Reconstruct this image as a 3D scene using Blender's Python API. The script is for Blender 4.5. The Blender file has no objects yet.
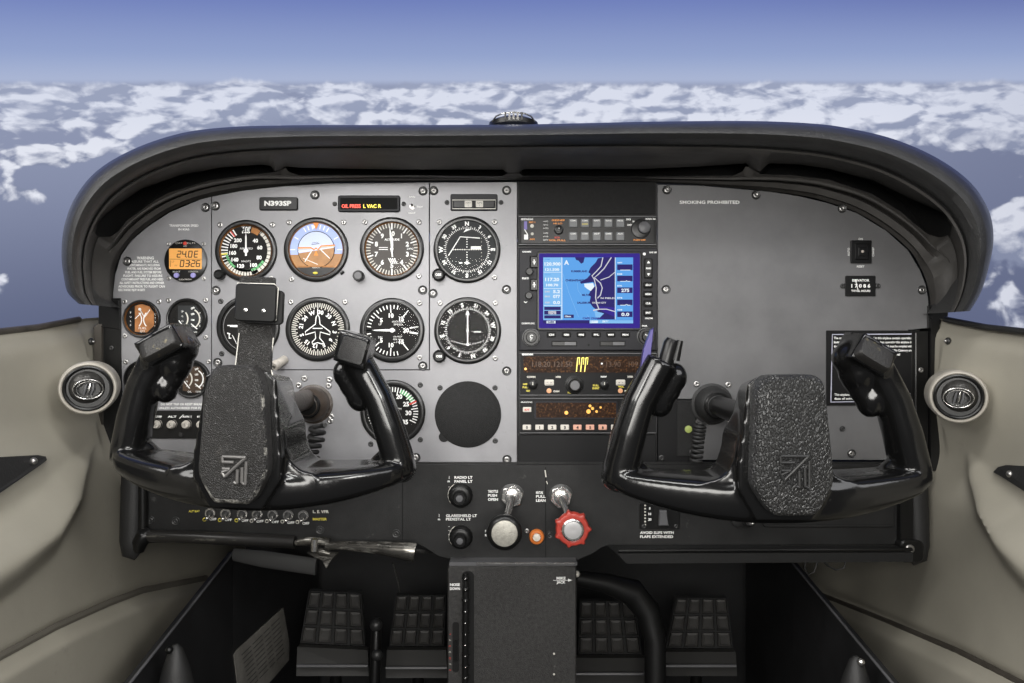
import bpy, bmesh, math, random
from mathutils import Vector, Matrix, noise
random.seed(7)
PI = math.pi
SC = bpy.context.scene
COL = SC.collection
# ---------------------------------------------------------------- measures
D = 0.95            # eye to instrument panel, metres
F = 760.0           # focal length in photo pixels
CX, CY = 512.0, 341.5
ZC = 0.72           # eye height above the cabin floor

def U(px, py, y=0.0):
    k = (D + y) / F
    return Vector(((px - CX) * k, y, ZC - (py - CY) * k))

def sc(y=0.0):
    return (D + y) / F

# ---------------------------------------------------------------- materials
MATS = {}
def mat(name, col, rough=0.5, metal=0.0, bump=0.0, bscale=200.0, emit=0.0, ecol=None, var=0.0, vscale=8.0,
        coat=0.0, spec=0.5, wear=None, bkind='noise', stretch=None, rvar=0.0):
    if name in MATS: return MATS[name]
    m = bpy.data.materials.new(name); m.use_nodes = True
    nt = m.node_tree; N = nt.nodes; L = nt.links
    b = N['Principled BSDF']
    c = (*col, 1)
    b.inputs['Base Color'].default_value = c
    b.inputs['Roughness'].default_value = rough
    b.inputs['Metallic'].default_value = metal
    b.inputs['Specular IOR Level'].default_value = spec
    b.inputs['Coat Weight'].default_value = coat
    if emit:
        b.inputs['Emission Color'].default_value = (*(ecol or col), 1)
        b.inputs['Emission Strength'].default_value = emit
    tc = N.new('ShaderNodeTexCoord')
    geo = N.new('ShaderNodeNewGeometry')
    src = geo.outputs['Position']
    if stretch:
        mp = N.new('ShaderNodeMapping'); mp.inputs['Scale'].default_value = stretch
        L.new(src, mp.inputs['Vector']); src = mp.outputs['Vector']
    last = None
    if var:
        nz = N.new('ShaderNodeTexNoise'); nz.inputs['Scale'].default_value = vscale; nz.inputs['Detail'].default_value = 6
        nz.inputs['Roughness'].default_value = 0.65
        L.new(src, nz.inputs['Vector'])
        mx = N.new('ShaderNodeMix'); mx.data_type = 'RGBA'
        mx.inputs[6].default_value = (*[max(0, v * (1 - var)) for v in col], 1)
        mx.inputs[7].default_value = (*[min(1, v * (1 + var)) for v in col], 1)
        rp = N.new('ShaderNodeMapRange'); rp.inputs[1].default_value = 0.3; rp.inputs[2].default_value = 0.7
        L.new(nz.outputs['Fac'], rp.inputs[0]); L.new(rp.outputs[0], mx.inputs[0])
        last = mx.outputs[2]
        if rvar:
            r2 = N.new('ShaderNodeMapRange'); r2.inputs[1].default_value = .3; r2.inputs[2].default_value = .7
            r2.inputs[3].default_value = rough - rvar; r2.inputs[4].default_value = rough + rvar
            L.new(nz.outputs['Fac'], r2.inputs[0]); L.new(r2.outputs[0], b.inputs['Roughness'])
    if wear:      # (colour, scale, threshold, width): worn flecks
        wc, ws, wt, ww = wear
        nz = N.new('ShaderNodeTexNoise'); nz.inputs['Scale'].default_value = ws; nz.inputs['Detail'].default_value = 8
        nz.inputs['Roughness'].default_value = 0.7
        L.new(src, nz.inputs['Vector'])
        rp = N.new('ShaderNodeMapRange'); rp.inputs[1].default_value = wt; rp.inputs[2].default_value = wt + ww
        L.new(nz.outputs['Fac'], rp.inputs[0])
        mx = N.new('ShaderNodeMix'); mx.data_type = 'RGBA'
        mx.inputs[7].default_value = (*wc, 1)
        if last: L.new(last, mx.inputs[6])
        else: mx.inputs[6].default_value = c
        L.new(rp.outputs[0], mx.inputs[0]); last = mx.outputs[2]
    if last: L.new(last, b.inputs['Base Color'])
    if bump:
        if bkind == 'voronoi':
            nz = N.new('ShaderNodeTexVoronoi'); nz.feature = 'DISTANCE_TO_EDGE'; nz.inputs['Scale'].default_value = bscale
            wn = N.new('ShaderNodeTexNoise'); wn.inputs['Scale'].default_value = bscale * .7; wn.inputs['Detail'].default_value = 2
            L.new(src, wn.inputs['Vector'])
            vm = N.new('ShaderNodeVectorMath'); vm.operation = 'MULTIPLY_ADD'
            vm.inputs[1].default_value = (.8 / bscale,) * 3
            L.new(wn.outputs['Color'], vm.inputs[0]); L.new(src, vm.inputs[2]); L.new(vm.outputs[0], nz.inputs['Vector'])
            rp = N.new('ShaderNodeMapRange'); rp.inputs[1].default_value = 0; rp.inputs[2].default_value = .25
            L.new(nz.outputs['Distance'], rp.inputs[0]); h = rp.outputs[0]
        else:
            nz = N.new('ShaderNodeTexNoise'); nz.inputs['Scale'].default_value = bscale; nz.inputs['Detail'].default_value = 3
            L.new(src, nz.inputs['Vector']); h = nz.outputs['Fac']
        bp = N.new('ShaderNodeBump'); bp.inputs['Strength'].default_value = bump; bp.inputs['Distance'].default_value = 0.001
        L.new(h, bp.inputs['Height']); L.new(bp.outputs['Normal'], b.inputs['Normal'])
    MATS[name] = m
    return m

def glassmat():
    m = bpy.data.materials.new('instrument_glass'); m.use_nodes = True
    nt = m.node_tree; N = nt.nodes; L = nt.links
    N.remove(N['Principled BSDF'])
    tr = N.new('ShaderNodeBsdfTransparent'); gl = N.new('ShaderNodeBsdfGlossy'); gl.inputs['Roughness'].default_value = .03
    fr = N.new('ShaderNodeFresnel'); fr.inputs['IOR'].default_value = 1.11
    mx = N.new('ShaderNodeMixShader')
    L.new(fr.outputs[0], mx.inputs[0]); L.new(tr.outputs[0], mx.inputs[1]); L.new(gl.outputs[0], mx.inputs[2])
    L.new(mx.outputs[0], N['Material Output'].inputs['Surface'])
    return m

def worn_edges(m, col=(.11, .105, .095)):
    nt = m.node_tree; N = nt.nodes; L = nt.links; b = N['Principled BSDF']
    g = N.new('ShaderNodeNewGeometry'); r = N.new('ShaderNodeMapRange'); r.inputs[1].default_value = .57; r.inputs[2].default_value = .66
    L.new(g.outputs['Pointiness'], r.inputs[0])
    nz = N.new('ShaderNodeTexNoise'); nz.inputs['Scale'].default_value = 120; nz.inputs['Detail'].default_value = 6; L.new(g.outputs['Position'], nz.inputs['Vector'])
    r2 = N.new('ShaderNodeMapRange'); r2.inputs[1].default_value = .46; r2.inputs[2].default_value = .58; L.new(nz.outputs['Fac'], r2.inputs[0])
    ml = N.new('ShaderNodeMath'); ml.operation = 'MULTIPLY'; L.new(r.outputs[0], ml.inputs[0]); L.new(r2.outputs[0], ml.inputs[1])
    mx = N.new('ShaderNodeMix'); mx.data_type = 'RGBA'; mx.inputs[7].default_value = (*col, 1)
    old = b.inputs['Base Color'].links[0].from_socket if b.inputs['Base Color'].links else None
    if old: L.new(old, mx.inputs[6])
    else: mx.inputs[6].default_value = b.inputs['Base Color'].default_value
    L.new(ml.outputs[0], mx.inputs[0]); L.new(mx.outputs[2], b.inputs['Base Color']); return m
# ---------------------------------------------------------------- mesh builder
FONT_CACHE = {}
def text_mesh(s, bold=0.0):
    k = (s, bold)
    if k in FONT_CACHE: return FONT_CACHE[k]
    cu = bpy.data.curves.new('lettering', 'FONT'); cu.body = s; cu.size = 1.0; cu.resolution_u = 2; cu.offset = bold
    cu.fill_mode = 'FRONT'
    cu.align_x = 'LEFT'
    ob = bpy.data.objects.new('lettering', cu)
    COL.objects.link(ob)
    dg = bpy.context.evaluated_depsgraph_get()
    ev = ob.evaluated_get(dg); me = ev.to_mesh()
    vs = [(v.co.x, v.co.y) for v in me.vertices]; fs = [tuple(p.vertices) for p in me.polygons]
    ev.to_mesh_clear()
    bpy.data.objects.remove(ob); bpy.data.curves.remove(cu)
    if vs:
        x0 = min(v[0] for v in vs); x1 = max(v[0] for v in vs); y0 = min(v[1] for v in vs); y1 = max(v[1] for v in vs)
    else: x0 = x1 = y0 = y1 = 0
    FONT_CACHE[k] = (vs, fs, (x0, x1, y0, y1))
    return FONT_CACHE[k]

class MB:
    """collects geometry; local axes x right, y away from the pilot, z up; scaled by s when built"""
    def __init__(self, s=1.0):
        self.v = []; self.f = []; self.m = []; self.sm = []; self.mats = []; self.s = s; self.M = Matrix.Identity(4)
    def mi(self, m):
        if m not in self.mats: self.mats.append(m)
        return self.mats.index(m)
    def add(self, vs, fs, m, smooth=False):
        b = len(self.v); i = self.mi(m)
        for p in vs: self.v.append(self.M @ Vector(p))
        for f in fs:
            self.f.append([b + k for k in f]); self.m.append(i); self.sm.append(smooth)
    def prism(self, pts, y0, y1, m, ch=0.0, smooth=False):
        """outline pts (x,z), front face at y0 (nearer), back at y1; ch chamfers the front edge"""
        n = len(pts)
        a = sum(pts[i][0] * pts[(i + 1) % n][1] - pts[(i + 1) % n][0] * pts[i][1] for i in range(n))
        if a < 0: pts = pts[::-1]
        rings = []
        if ch:
            ins = []
            for i in range(n):
                p0 = Vector(pts[i - 1]); p = Vector(pts[i]); p1 = Vector(pts[(i + 1) % n])
                e0 = (p - p0); e1 = (p1 - p)
                e0 = e0.normalized() if e0.length > 1e-9 else Vector((1, 0)); e1 = e1.normalized() if e1.length > 1e-9 else e0
                n0 = Vector((-e0.y, e0.x)); n1 = Vector((-e1.y, e1.x)); q = n0 + n1
                q = q / max(q.length_squared, .5) * 2 if q.length > 1e-6 else n0
                ins.append((p.x + q.x * ch, p.y + q.y * ch))
            rings = [(ins, y0), (pts, y0 + ch), (pts, y1)]
        else: rings = [(pts, y0), (pts, y1)]
        vs = []
        for r, y in rings: vs += [(p[0], y, p[1]) for p in r]
        fs = [tuple(range(n))]
        for k in range(len(rings) - 1):
            for i in range(n):
                j = (i + 1) % n
                fs.append((k * n + i, (k + 1) * n + i, (k + 1) * n + j, k * n + j))
        K = (len(rings) - 1) * n
        fs.append(tuple(K + i for i in range(n))[::-1])
        self.add(vs, fs, m, smooth)
    def rrect(self, x0, x1, z0, z1, y0, y1, m, r=1.0, ch=0.0, n=4, smooth=False):
        r = min(r, (x1 - x0) / 2.001, (z1 - z0) / 2.001)
        if r <= 0: pts = [(x0, z0), (x1, z0), (x1, z1), (x0, z1)]
        else:
            pts = []
            for cx, cz, a0 in ((x1 - r, z0 + r, -90), (x1 - r, z1 - r, 0), (x0 + r, z1 - r, 90), (x0 + r, z0 + r, 180)):
                for k in range(n + 1):
                    a = math.radians(a0 + 90 * k / n); pts.append((cx + r * math.cos(a), cz + r * math.sin(a)))
        self.prism(pts, y0, y1, m, ch, smooth)
    def box(self, x0, x1, z0, z1, y0, y1, m):
        self.prism([(x0, z0), (x1, z0), (x1, z1), (x0, z1)], y0, y1, m)
    def lathe(self, prof, m, c=(0, 0), n=40, smooth=True, knurl=0, kd=0.0, a0=0.0):
        """profile [(radius, y)] turned about the y axis through c=(x,z)"""
        vs = []; fs = []
        for r, y in prof:
            for i in range(n):
                a = 2 * PI * i / n + a0
                rr = r * (1 + kd * (0.5 + 0.5 * math.cos(a * knurl))) if knurl else r
                vs.append((c[0] + rr * math.cos(a), y, c[1] + rr * math.sin(a)))
        for k in range(len(prof) - 1):
            for i in range(n):
                j = (i + 1) % n
                fs.append((k * n + i, k * n + j, (k + 1) * n + j, (k + 1) * n + i))
        if prof[0][0] > 1e-6: fs.append(tuple(range(n))[::-1])
        if prof[-1][0] > 1e-6: fs.append(tuple((len(prof) - 1) * n + i for i in range(n)))
        self.add(vs, fs, m, smooth)
    def ring(self, r0, r1, y, m, c=(0, 0), a0=0, a1=360, n=48):
        """flat annulus sector in the xz plane, angles clockwise from up"""
        n = max(2, int(n * abs(a1 - a0) / 360)); vs = []; fs = []
        for i in range(n + 1):
            a = math.radians(a0 + (a1 - a0) * i / n); s_, c_ = math.sin(a), math.cos(a)
            vs += [(c[0] + r0 * s_, y, c[1] + r0 * c_), (c[0] + r1 * s_, y, c[1] + r1 * c_)]
        for i in range(n): fs.append((2 * i, 2 * i + 1, 2 * i + 3, 2 * i + 2))
        self.add(vs, fs, m)
    def disc(self, r, y, m, c=(0, 0), n=40):
        self.add([(c[0] + r * math.cos(2 * PI * i / n), y, c[1] + r * math.sin(2 * PI * i / n)) for i in range(n)], [tuple(range(n))], m)
    def poly(self, pts, y, m):
        n = len(pts)
        a = sum(pts[i][0] * pts[(i + 1) % n][1] - pts[(i + 1) % n][0] * pts[i][1] for i in range(n))
        if a < 0: pts = pts[::-1]
        self.add([(p[0], y, p[1]) for p in pts], [tuple(range(n))], m)
    def stroke(self, pts, w, y, m, closed=False):
        n = len(pts)
        L_, R_ = [], []
        for i in range(n):
            p0 = Vector(pts[i - 1]) if (i > 0 or closed) else Vector(pts[0]); p1 = Vector(pts[(i + 1) % n]) if (i < n - 1 or closed) else Vector(pts[-1])
            t = (p1 - p0); t = t.normalized() if t.length > 1e-9 else Vector((1, 0)); q = Vector((-t.y, t.x)) * w / 2; p = Vector(pts[i])
            L_.append(p + q); R_.append(p - q)
        vs = [(p.x, y, p.y) for p in L_] + [(p.x, y, p.y) for p in R_]; fs = []
        for i in range(n if closed else n - 1):
            j = (i + 1) % n; fs.append((i, j, n + j, n + i))
        self.add(vs, fs, m)
    def tick(self, a, r0, r1, w, y, m, c=(0, 0)):
        a = math.radians(a); s_, c_ = math.sin(a), math.cos(a)
        self.stroke([(c[0] + r0 * s_, c[1] + r0 * c_), (c[0] + r1 * s_, c[1] + r1 * c_)], w, y, m)
    def text(self, s, x, z, h, y, m, align='c', rot=0.0, bold=0.0, w=None):
        """h = cap height; w squeezes the line to a width"""
        vs, fs, bb = text_mesh(s, bold)
        if not vs: return
        k = h / 0.72; kx = k
        if w: kx = w / max(bb[1] - bb[0], 1e-6)
        ox = {'c': (bb[0] + bb[1]) / 2, 'l': bb[0], 'r': bb[1]}[align]; oz = 0.345
        a = math.radians(-rot); ca, sa = math.cos(a), math.sin(a)
        out = []
        for vx, vz in vs:
            X = (vx - ox) * kx; Z = (vz - oz) * k
            out.append((x + X * ca - Z * sa, y, z + X * sa + Z * ca))
        self.add(out, fs, m)
    def dtext(self, s, ang, r, h, y, m, upright=True, bold=0.02, c=(0, 0)):
        a = math.radians(ang)
        self.text(s, c[0] + r * math.sin(a), c[1] + r * math.cos(a), h, y, m, rot=0 if upright else ang, bold=bold)
    def tube(self, path, rad, m, n=12, caps=True, flat=1.0, smooth=True, up=(0, 0, 1), sq=1.0):
        """sweep along 3-d path; rad number, list, or list of (a,b) semi axes"""
        P = [Vector(p) for p in path]; k = len(P)
        if not isinstance(rad, (list, tuple)): rad = [rad] * k
        vs = []; fs = []; prev = None
        for i in range(k):
            t = (P[min(i + 1, k - 1)] - P[max(i - 1, 0)]).normalized()
            if prev is None:
                u = Vector(up) - t * t.dot(Vector(up))
                if u.length < 1e-3: u = Vector((1, 0, 0)) - t * t.x
            else: u = prev - t * t.dot(prev)
            u.normalize(); prev = u; w = t.cross(u)
            ra = rad[i]
            a_, b_ = ra if isinstance(ra, (list, tuple)) else (ra, ra * flat)
            for j in range(n):
                q = 2 * PI * j / n
                cq, sq_ = math.cos(q), math.sin(q)
                vs.append(P[i] + u * a_ * math.copysign(abs(cq) ** sq, cq) + w * b_ * math.copysign(abs(sq_) ** sq, sq_))
        for i in range(k - 1):
            for j in range(n):
                j2 = (j + 1) % n; fs.append((i * n + j, i * n + j2, (i + 1) * n + j2, (i + 1) * n + j))
        if caps: fs.append(tuple(range(n))[::-1]); fs.append(tuple((k - 1) * n + j for j in range(n)))
        self.add(vs, fs, m, smooth)
    def ball(self, c, r, m, n=16, sq=(1, 1, 1)):
        vs = []; fs = []
        for i in range(n + 1):
            th = PI * i / n
            for j in range(n * 2):
                ph = PI * j / n
                vs.append((c[0] + r * sq[0] * math.sin(th) * math.cos(ph), c[1] + r * sq[1] * math.sin(th) * math.sin(ph), c[2] + r * sq[2] * math.cos(th)))
        W = n * 2
        for i in range(n):
            for j in range(W):
                j2 = (j + 1) % W; fs.append((i * W + j, i * W + j2, (i + 1) * W + j2, (i + 1) * W + j))
        self.add(vs, fs, m, True)
    def grid(self, rows, m, smooth=True, flip=False):
        """rows of equal-length point lists"""
        w = len(rows[0]); vs = [p for r in rows for p in r]; fs = []
        for i in range(len(rows) - 1):
            for j in range(w - 1):
                q = (i * w + j, i * w + j + 1, (i + 1) * w + j + 1, (i + 1) * w + j)
                fs.append(q[::-1] if flip else q)
        self.add(vs, fs, m, smooth)
    def mesh(self, name):
        me = bpy.data.meshes.new(name)
        me.from_pydata([tuple(v * self.s) for v in self.v], [], self.f)
        for m in self.mats: me.materials.append(m)
        me.polygons.foreach_set('material_index', self.m); me.polygons.foreach_set('use_smooth', self.sm)
        me.validate(); me.update()
        if any(self.sm):
            me.set_sharp_from_angle(angle=math.radians(42))
        return me

def tagp(o, label=None, cat=None, group=None, kind=None):
    if label: o['label'] = label
    if cat: o['category'] = cat
    if group: o['group'] = group
    if kind: o['kind'] = kind
    return o

def thing(name, label, cat, loc=(0, 0, 0), group=None):
    o = bpy.data.objects.new(name, None); COL.objects.link(o); o.location = loc; o.empty_display_size = .01
    return tagp(o, label, cat, group)

def part(name, mb, parent, label=None, mods=None):
    me = mb.mesh(name) if isinstance(mb, MB) else mb
    o = bpy.data.objects.new(name, me); COL.objects.link(o); o.parent = parent
    if label: o['label'] = label
    return o

def solo(name, mb, label, cat, group=None, loc=(0, 0, 0)):
    o = part(name, mb, None); o.location = loc
    return tagp(o, label, cat, group)

def struct(name, mb, loc=(0, 0, 0)):
    o = part(name, mb, None); o.location = loc; o['kind'] = 'structure'
    return o

def pthing(name, label, cat, px, py, y0=0.0, group=None):
    """a thing standing on the panel at photo position px,py and depth y0; returns it and its metres per pixel"""
    return thing(name, label, cat, U(px, py, y0), group), sc(y0)

def copy_part(src, parent, loc, rot=0.0, scale=1.0):
    c = src.copy(); COL.objects.link(c); c.parent = parent; c.location = loc
    c.rotation_euler = (0, rot, 0); c.scale = (scale,) * 3
    return c

# ---------------------------------------------------------------- the palette
GRAY = mat('panel_gray', (.262, .260, .270), .42, .25, bump=.12, bscale=900, var=.10, vscale=22, spec=.5, wear=((.12, .115, .11), 60, .66, .1), rvar=.08)
BLKP = mat('black_panel_paint', (.014, .014, .014), .45, 0, spec=.35, bump=.25, bscale=1400, var=.35, vscale=30, wear=((.09, .088, .085), 45, .64, .12))
PLATE = mat('black_crinkle', (.012, .012, .012), .62, 0, spec=.35, bump=.9, bscale=1500, var=.3, vscale=300)
PAD = mat('glareshield_vinyl', (.028, .028, .028), .33, 0, bump=.8, bscale=700, var=.2, vscale=40, spec=.6)
PADUNDER = mat('glareshield_plastic', (.050, .047, .044), .5, 0, bump=.3, bscale=1100, var=.3, vscale=25)
VOID = mat('duct_black', (.003, .003, .003), .9)
YOKE = mat('yoke_black_plastic', (.005, .005, .005), .19, 0, bump=.03, bscale=300, coat=.15, spec=.5, wear=((.035, .034, .032), 90, .66, .1))
LEATH = mat('yoke_leather', (.030, .030, .030), .32, 0, bump=1.0, bscale=420, bkind='voronoi', spec=.6, stretch=(1, 1, .55))
LEATHW = mat('yoke_leather_worn', (.020, .019, .018), .40, 0, bump=.7, bscale=620, bkind='voronoi', spec=.55, wear=((.10, .095, .085), 60, .6, .12))
BEZ = mat('bezel_black', (.009, .009, .009), .28, 0, bump=.1, bscale=800, spec=.6)
DIAL = mat('dial_black', (.008, .0075, .007), .6, 0, spec=.2)
DIALG = mat('dial_dark_gray', (.030, .032, .033), .6, spec=.2)
DIALB = mat('dial_brown', (.055, .032, .018), .45, 0, var=.4, vscale=60)
AMB = mat('amber_rim', (.32, .14, .045), .3, .6, var=.35, vscale=60)
AMBF = mat('amber_face', (.36, .15, .05), .45, 0, var=.45, vscale=45)
WHT = mat('marking_white', (.88, .88, .86), .5)
CRM = mat('marking_cream', (.62, .60, .54), .5)
GRNM = mat('marking_green', (.12, .42, .16), .5)
YELM = mat('marking_yellow', (.70, .60, .08), .5)
REDM = mat('marking_red', (.62, .05, .03), .5)
ORGM = mat('marking_orange', (.72, .25, .03), .45)
SKYM = mat('horizon_sky', (.36, .46, .80), .4)
SKYM2 = mat('horizon_sky_pale', (.55, .62, .86), .4)
GNDM = mat('horizon_ground', (.35, .17, .055), .4, var=.2, vscale=80)
STEEL = mat('screw_steel', (.42, .41, .40), .3, .9, var=.25, vscale=300)
DSTEEL = mat('screw_dark', (.05, .05, .05), .4, .5)
SLOT = mat('screw_slot', (.01, .01, .01), .6)
CHROME = mat('worn_chrome', (.58, .57, .55), .24, .95, var=.3, vscale=90, bump=.2, bscale=500)
GLASS = glassmat()
KNOB = mat('knob_black', (.006, .006, .006), .32, 0, spec=.4)
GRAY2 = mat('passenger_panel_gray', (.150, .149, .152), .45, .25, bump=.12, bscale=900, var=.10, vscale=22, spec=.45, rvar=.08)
KGRY = mat('knob_gray', (.10, .10, .105), .4)
UNIT = mat('avionics_black', (.006, .006, .0065), .5, 0, spec=.25, bump=.15, bscale=900)
UNITG = mat('avionics_gray', (.014, .014, .017), .5, 0, spec=.3, bump=.1, bscale=900)
BTN = mat('button_gray', (.16, .165, .17), .4)
BTNW = mat('button_ivory', (.62, .58, .52), .45)
BTNR = mat('button_pinkish', (.70, .38, .28), .45)
BEIGE = mat('sidewall_vinyl', (.335, .315, .262), .50, 0, bump=.12, bscale=700, var=.07, vscale=7, spec=.45, wear=((.18, .165, .14), 9, .64, .2))
BEIGE2 = mat('vent_housing_beige', (.37, .345, .30), .42, 0, var=.12, vscale=50)
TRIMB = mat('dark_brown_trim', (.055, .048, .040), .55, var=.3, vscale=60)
RUBB = mat('black_rubber', (.016, .016, .016), .55, bump=.3, bscale=400)
CARP = mat('black_carpet', (.012, .012, .012), .95, bump=1, bscale=1500)
KICK = mat('kick_panel_black', (.016, .016, .017), .5, bump=.35, bscale=1200, var=.25, vscale=25)
PED = mat('pedal_rubber', (.055, .053, .05), .55, bump=.3, bscale=500, var=.3, vscale=40)
PEDG = mat('pedal_groove', (.02, .02, .02), .8)
BOOTM = mat('boot_brown', (.05, .038, .03), .36, 0, bump=.5, bscale=250, var=.4, vscale=60)
REDK = mat('mixture_red', (.42, .045, .03), .35, 0, var=.2, vscale=90, wear=((.5, .3, .25), 200, .62, .1))
ORGK = mat('amber_knob', (.62, .17, .03), .35, 0)
PAPER = mat('placard_aluminium', (.22, .21, .19), .6, .1, var=.3, vscale=40)
LCDF = mat('lcd_amber', (.50, .25, .07), .4, 0, emit=.42, ecol=(.95, .42, .08))
LCDK = mat('lcd_segment', (.015, .01, .005), .5)
LEDR = mat('annunciator_red', (.7, .05, .03), .4, 0, emit=1.3, ecol=(1, .07, .03))
LEDY = mat('annunciator_yellow', (.8, .6, .05), .4, 0, emit=1.2, ecol=(1, .75, .05))
S_LB = mat('screen_water_blue', (.004, .008, .02), .5, 0, spec=.08, emit=1.0, ecol=(.105, .36, .80))
S_PB = mat('screen_pale_blue', (.004, .008, .02), .5, 0, spec=.08, emit=1.0, ecol=(.22, .50, .86))
S_NV = mat('screen_land_navy', (.001, .001, .005), .5, 0, spec=.08, emit=1.0, ecol=(.022, .016, .14))
S_VI = mat('screen_violet', (.002, .001, .01), .5, 0, spec=.08, emit=1.0, ecol=(.032, .016, .25))
S_WH = mat('screen_white', (.01, .01, .01), .5, 0, spec=.08, emit=1.0, ecol=(.80, .90, .98))
S_CR = mat('screen_road', (.01, .01, .01), .5, 0, spec=.08, emit=1.0, ecol=(.62, .62, .70))
DISPB = mat('radio_display_brown', (.022, .010, .005), .5, 0, spec=.15, var=.9, vscale=420, emit=.02, ecol=(.35, .12, .03), wear=((.16, .07, .02), 420, .56, .10))
DISPO = mat('display_glint_amber', (.8, .4, .08), .3, 0, emit=.5, ecol=(1, .5, .1))
DISPY = mat('display_digits_yellow', (.8, .7, .15), .3, 0, emit=.7, ecol=(.95, .8, .1))
# ================================================================= sky and clouds (the world)
def build_world():
    w = bpy.data.worlds.new('sky'); SC.world = w; w.use_nodes = True
    nt = w.node_tree; N = nt.nodes; L = nt.links
    for n in list(N): N.remove(n)
    def M(op, a, b=None, c=None, clamp=False):
        n = N.new('ShaderNodeMath'); n.operation = op; n.use_clamp = clamp
        for i, v in enumerate((a, b, c)):
            if v is None: continue
            if isinstance(v, (int, float)): n.inputs[i].default_value = v
            else: L.new(v, n.inputs[i])
        return n.outputs[0]
    def mix(f, a, b):
        n = N.new('ShaderNodeMix'); n.data_type = 'RGBA'
        for s, v in ((0, f), (6, a), (7, b)):
            if isinstance(v, tuple): n.inputs[s].default_value = (*v, 1)
            elif isinstance(v, (int, float)): n.inputs[s].default_value = v
            else: L.new(v, n.inputs[s])
        return n.outputs[2]
    def ramp(v, a, b, lo=0, hi=1, smooth=True):
        n = N.new('ShaderNodeMapRange'); n.interpolation_type = 'SMOOTHSTEP' if smooth else 'LINEAR'
        L.new(v, n.inputs[0]); n.inputs[1].default_value = a; n.inputs[2].default_value = b
        n.inputs[3].default_value = lo; n.inputs[4].default_value = hi
        return n.outputs[0]
    tc = N.new('ShaderNodeTexCoord')
    mp = N.new('ShaderNodeMapping'); mp.vector_type = 'POINT'
    pitch = math.atan((CY - 82) / F)              # the aeroplane flies nose-down
    mp.inputs['Rotation'].default_value = (-pitch, 0, 0)
    L.new(tc.outputs['Generated'], mp.inputs['Vector'])
    sp = N.new('ShaderNodeSeparateXYZ'); L.new(mp.outputs[0], sp.inputs[0])
    x, y, z = sp.outputs
    az = M('ARCTAN2', x, y)
    el = M('ARCSINE', z)
    # sky above the cloud deck
    s1 = ramp(el, 0.0, 0.13)
    sky = mix(s1, (.32, .40, .63), (.125, .175, .47))
    s2 = ramp(el, -.01, .035, 1, 0)
    sky = mix(s2, sky, (.42, .48, .66))
    dark = M('MULTIPLY', ramp(az, .15, .75), ramp(el, .02, .14))
    sky = mix(M('MULTIPLY', dark, .62), sky, (.065, .075, .25))
    s3 = ramp(el, .14, 1.2)
    sky = mix(s3, sky, (.16, .22, .50))
    # haze under the deck
    h1 = ramp(el, -.30, -.03)
    haze = mix(h1, (.11, .13, .22), (.27, .305, .44))
    hz2 = ramp(az, .25, .62)
    haze = mix(M('MULTIPLY', hz2, .55), haze, (.12, .14, .24))
    # cloud coordinates: azimuth and log depression keep their shape in perspective
    dep = M('MAXIMUM', M('MULTIPLY', el, -1.0), 0.0)
    lg = M('LOGARITHM', M('ADD', dep, .14), 2.718281828)
    def coords(dx, dy, kx, ky):
        c = N.new('ShaderNodeCombineXYZ')
        inv = M('DIVIDE', az, M('ADD', M('MULTIPLY', dep, 1.0), .06))
        L.new(M('ADD', M('MULTIPLY', az, kx), dx), c.inputs[0]); L.new(M('ADD', M('MULTIPLY', lg, ky), dy), c.inputs[1])
        c.inputs[2].default_value = 1.7
        return c.outputs[0]
    def fbm(vec, scale, det=7, rough=.56, lac=2.1):
        n = N.new('ShaderNodeTexNoise'); n.noise_dimensions = '2D'; n.inputs['Scale'].default_value = scale; n.inputs['Detail'].default_value = det
        n.inputs['Roughness'].default_value = rough; n.inputs['Lacunarity'].default_value = lac
        L.new(vec, n.inputs['Vector']); return n.outputs['Fac']
    def puff(vec, scale):
        n = N.new('ShaderNodeTexVoronoi'); n.feature = 'F1'; n.voronoi_dimensions = '2D'; n.inputs['Scale'].default_value = scale
        n.inputs['Detail'].default_value = 2.0; n.inputs['Roughness'].default_value = .5; n.normalize = True
        L.new(vec, n.inputs['Vector']); d = n.outputs['Distance']; return M('SUBTRACT', 1.0, M('MULTIPLY', d, d))
    def field(dx, dy):
        v = coords(dx, dy, 8.0, 3.0)
        # a little warping
        wn = N.new('ShaderNodeTexNoise'); wn.noise_dimensions = '2D'; wn.inputs['Scale'].default_value = 1.6; wn.inputs['Detail'].default_value = 2
        L.new(v, wn.inputs['Vector'])
        vm = N.new('ShaderNodeVectorMath'); vm.operation = 'MULTIPLY_ADD'; vm.inputs[1].default_value = (.30, .30, .30)
        L.new(wn.outputs['Color'], vm.inputs[0]); L.new(v, vm.inputs[2]); v2 = vm.outputs[0]
        return M('ADD', M('MULTIPLY', fbm(v2, 1.3, 6, .52), .56), M('MULTIPLY', puff(v2, 3.3), .54))
    f0 = field(0, 0); f1 = field(-.07, -.12)
    # coverage: dense near the deck's far edge, broken below, heavier on the right
    cov = M('ADD', ramp(el, -.10, -.03, 0, .225), ramp(az, -.5, .10, -.07, .05))
    cov = M('ADD', cov, ramp(el, -.07, -.045, 0, .05))
    def blob(a, e, ra, re, amt):
        da = M('DIVIDE', M('SUBTRACT', az, a), ra); de = M('DIVIDE', M('SUBTRACT', el, e), re)
        d = M('ADD', M('MULTIPLY', da, da), M('MULTIPLY', de, de))
        return M('MULTIPLY', M('POWER', 2.718, M('MULTIPLY', d, -1.0)), amt)
    def dirpx(px, py):
        v = Vector((px - CX, F, CY - py)).normalized()
        v = Matrix.Rotation(-pitch, 3, 'X') @ v if False else Matrix.Rotation(-pitch, 3, 'X') @ v
        return math.atan2(v.x, v.y), math.asin(v.z)
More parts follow.
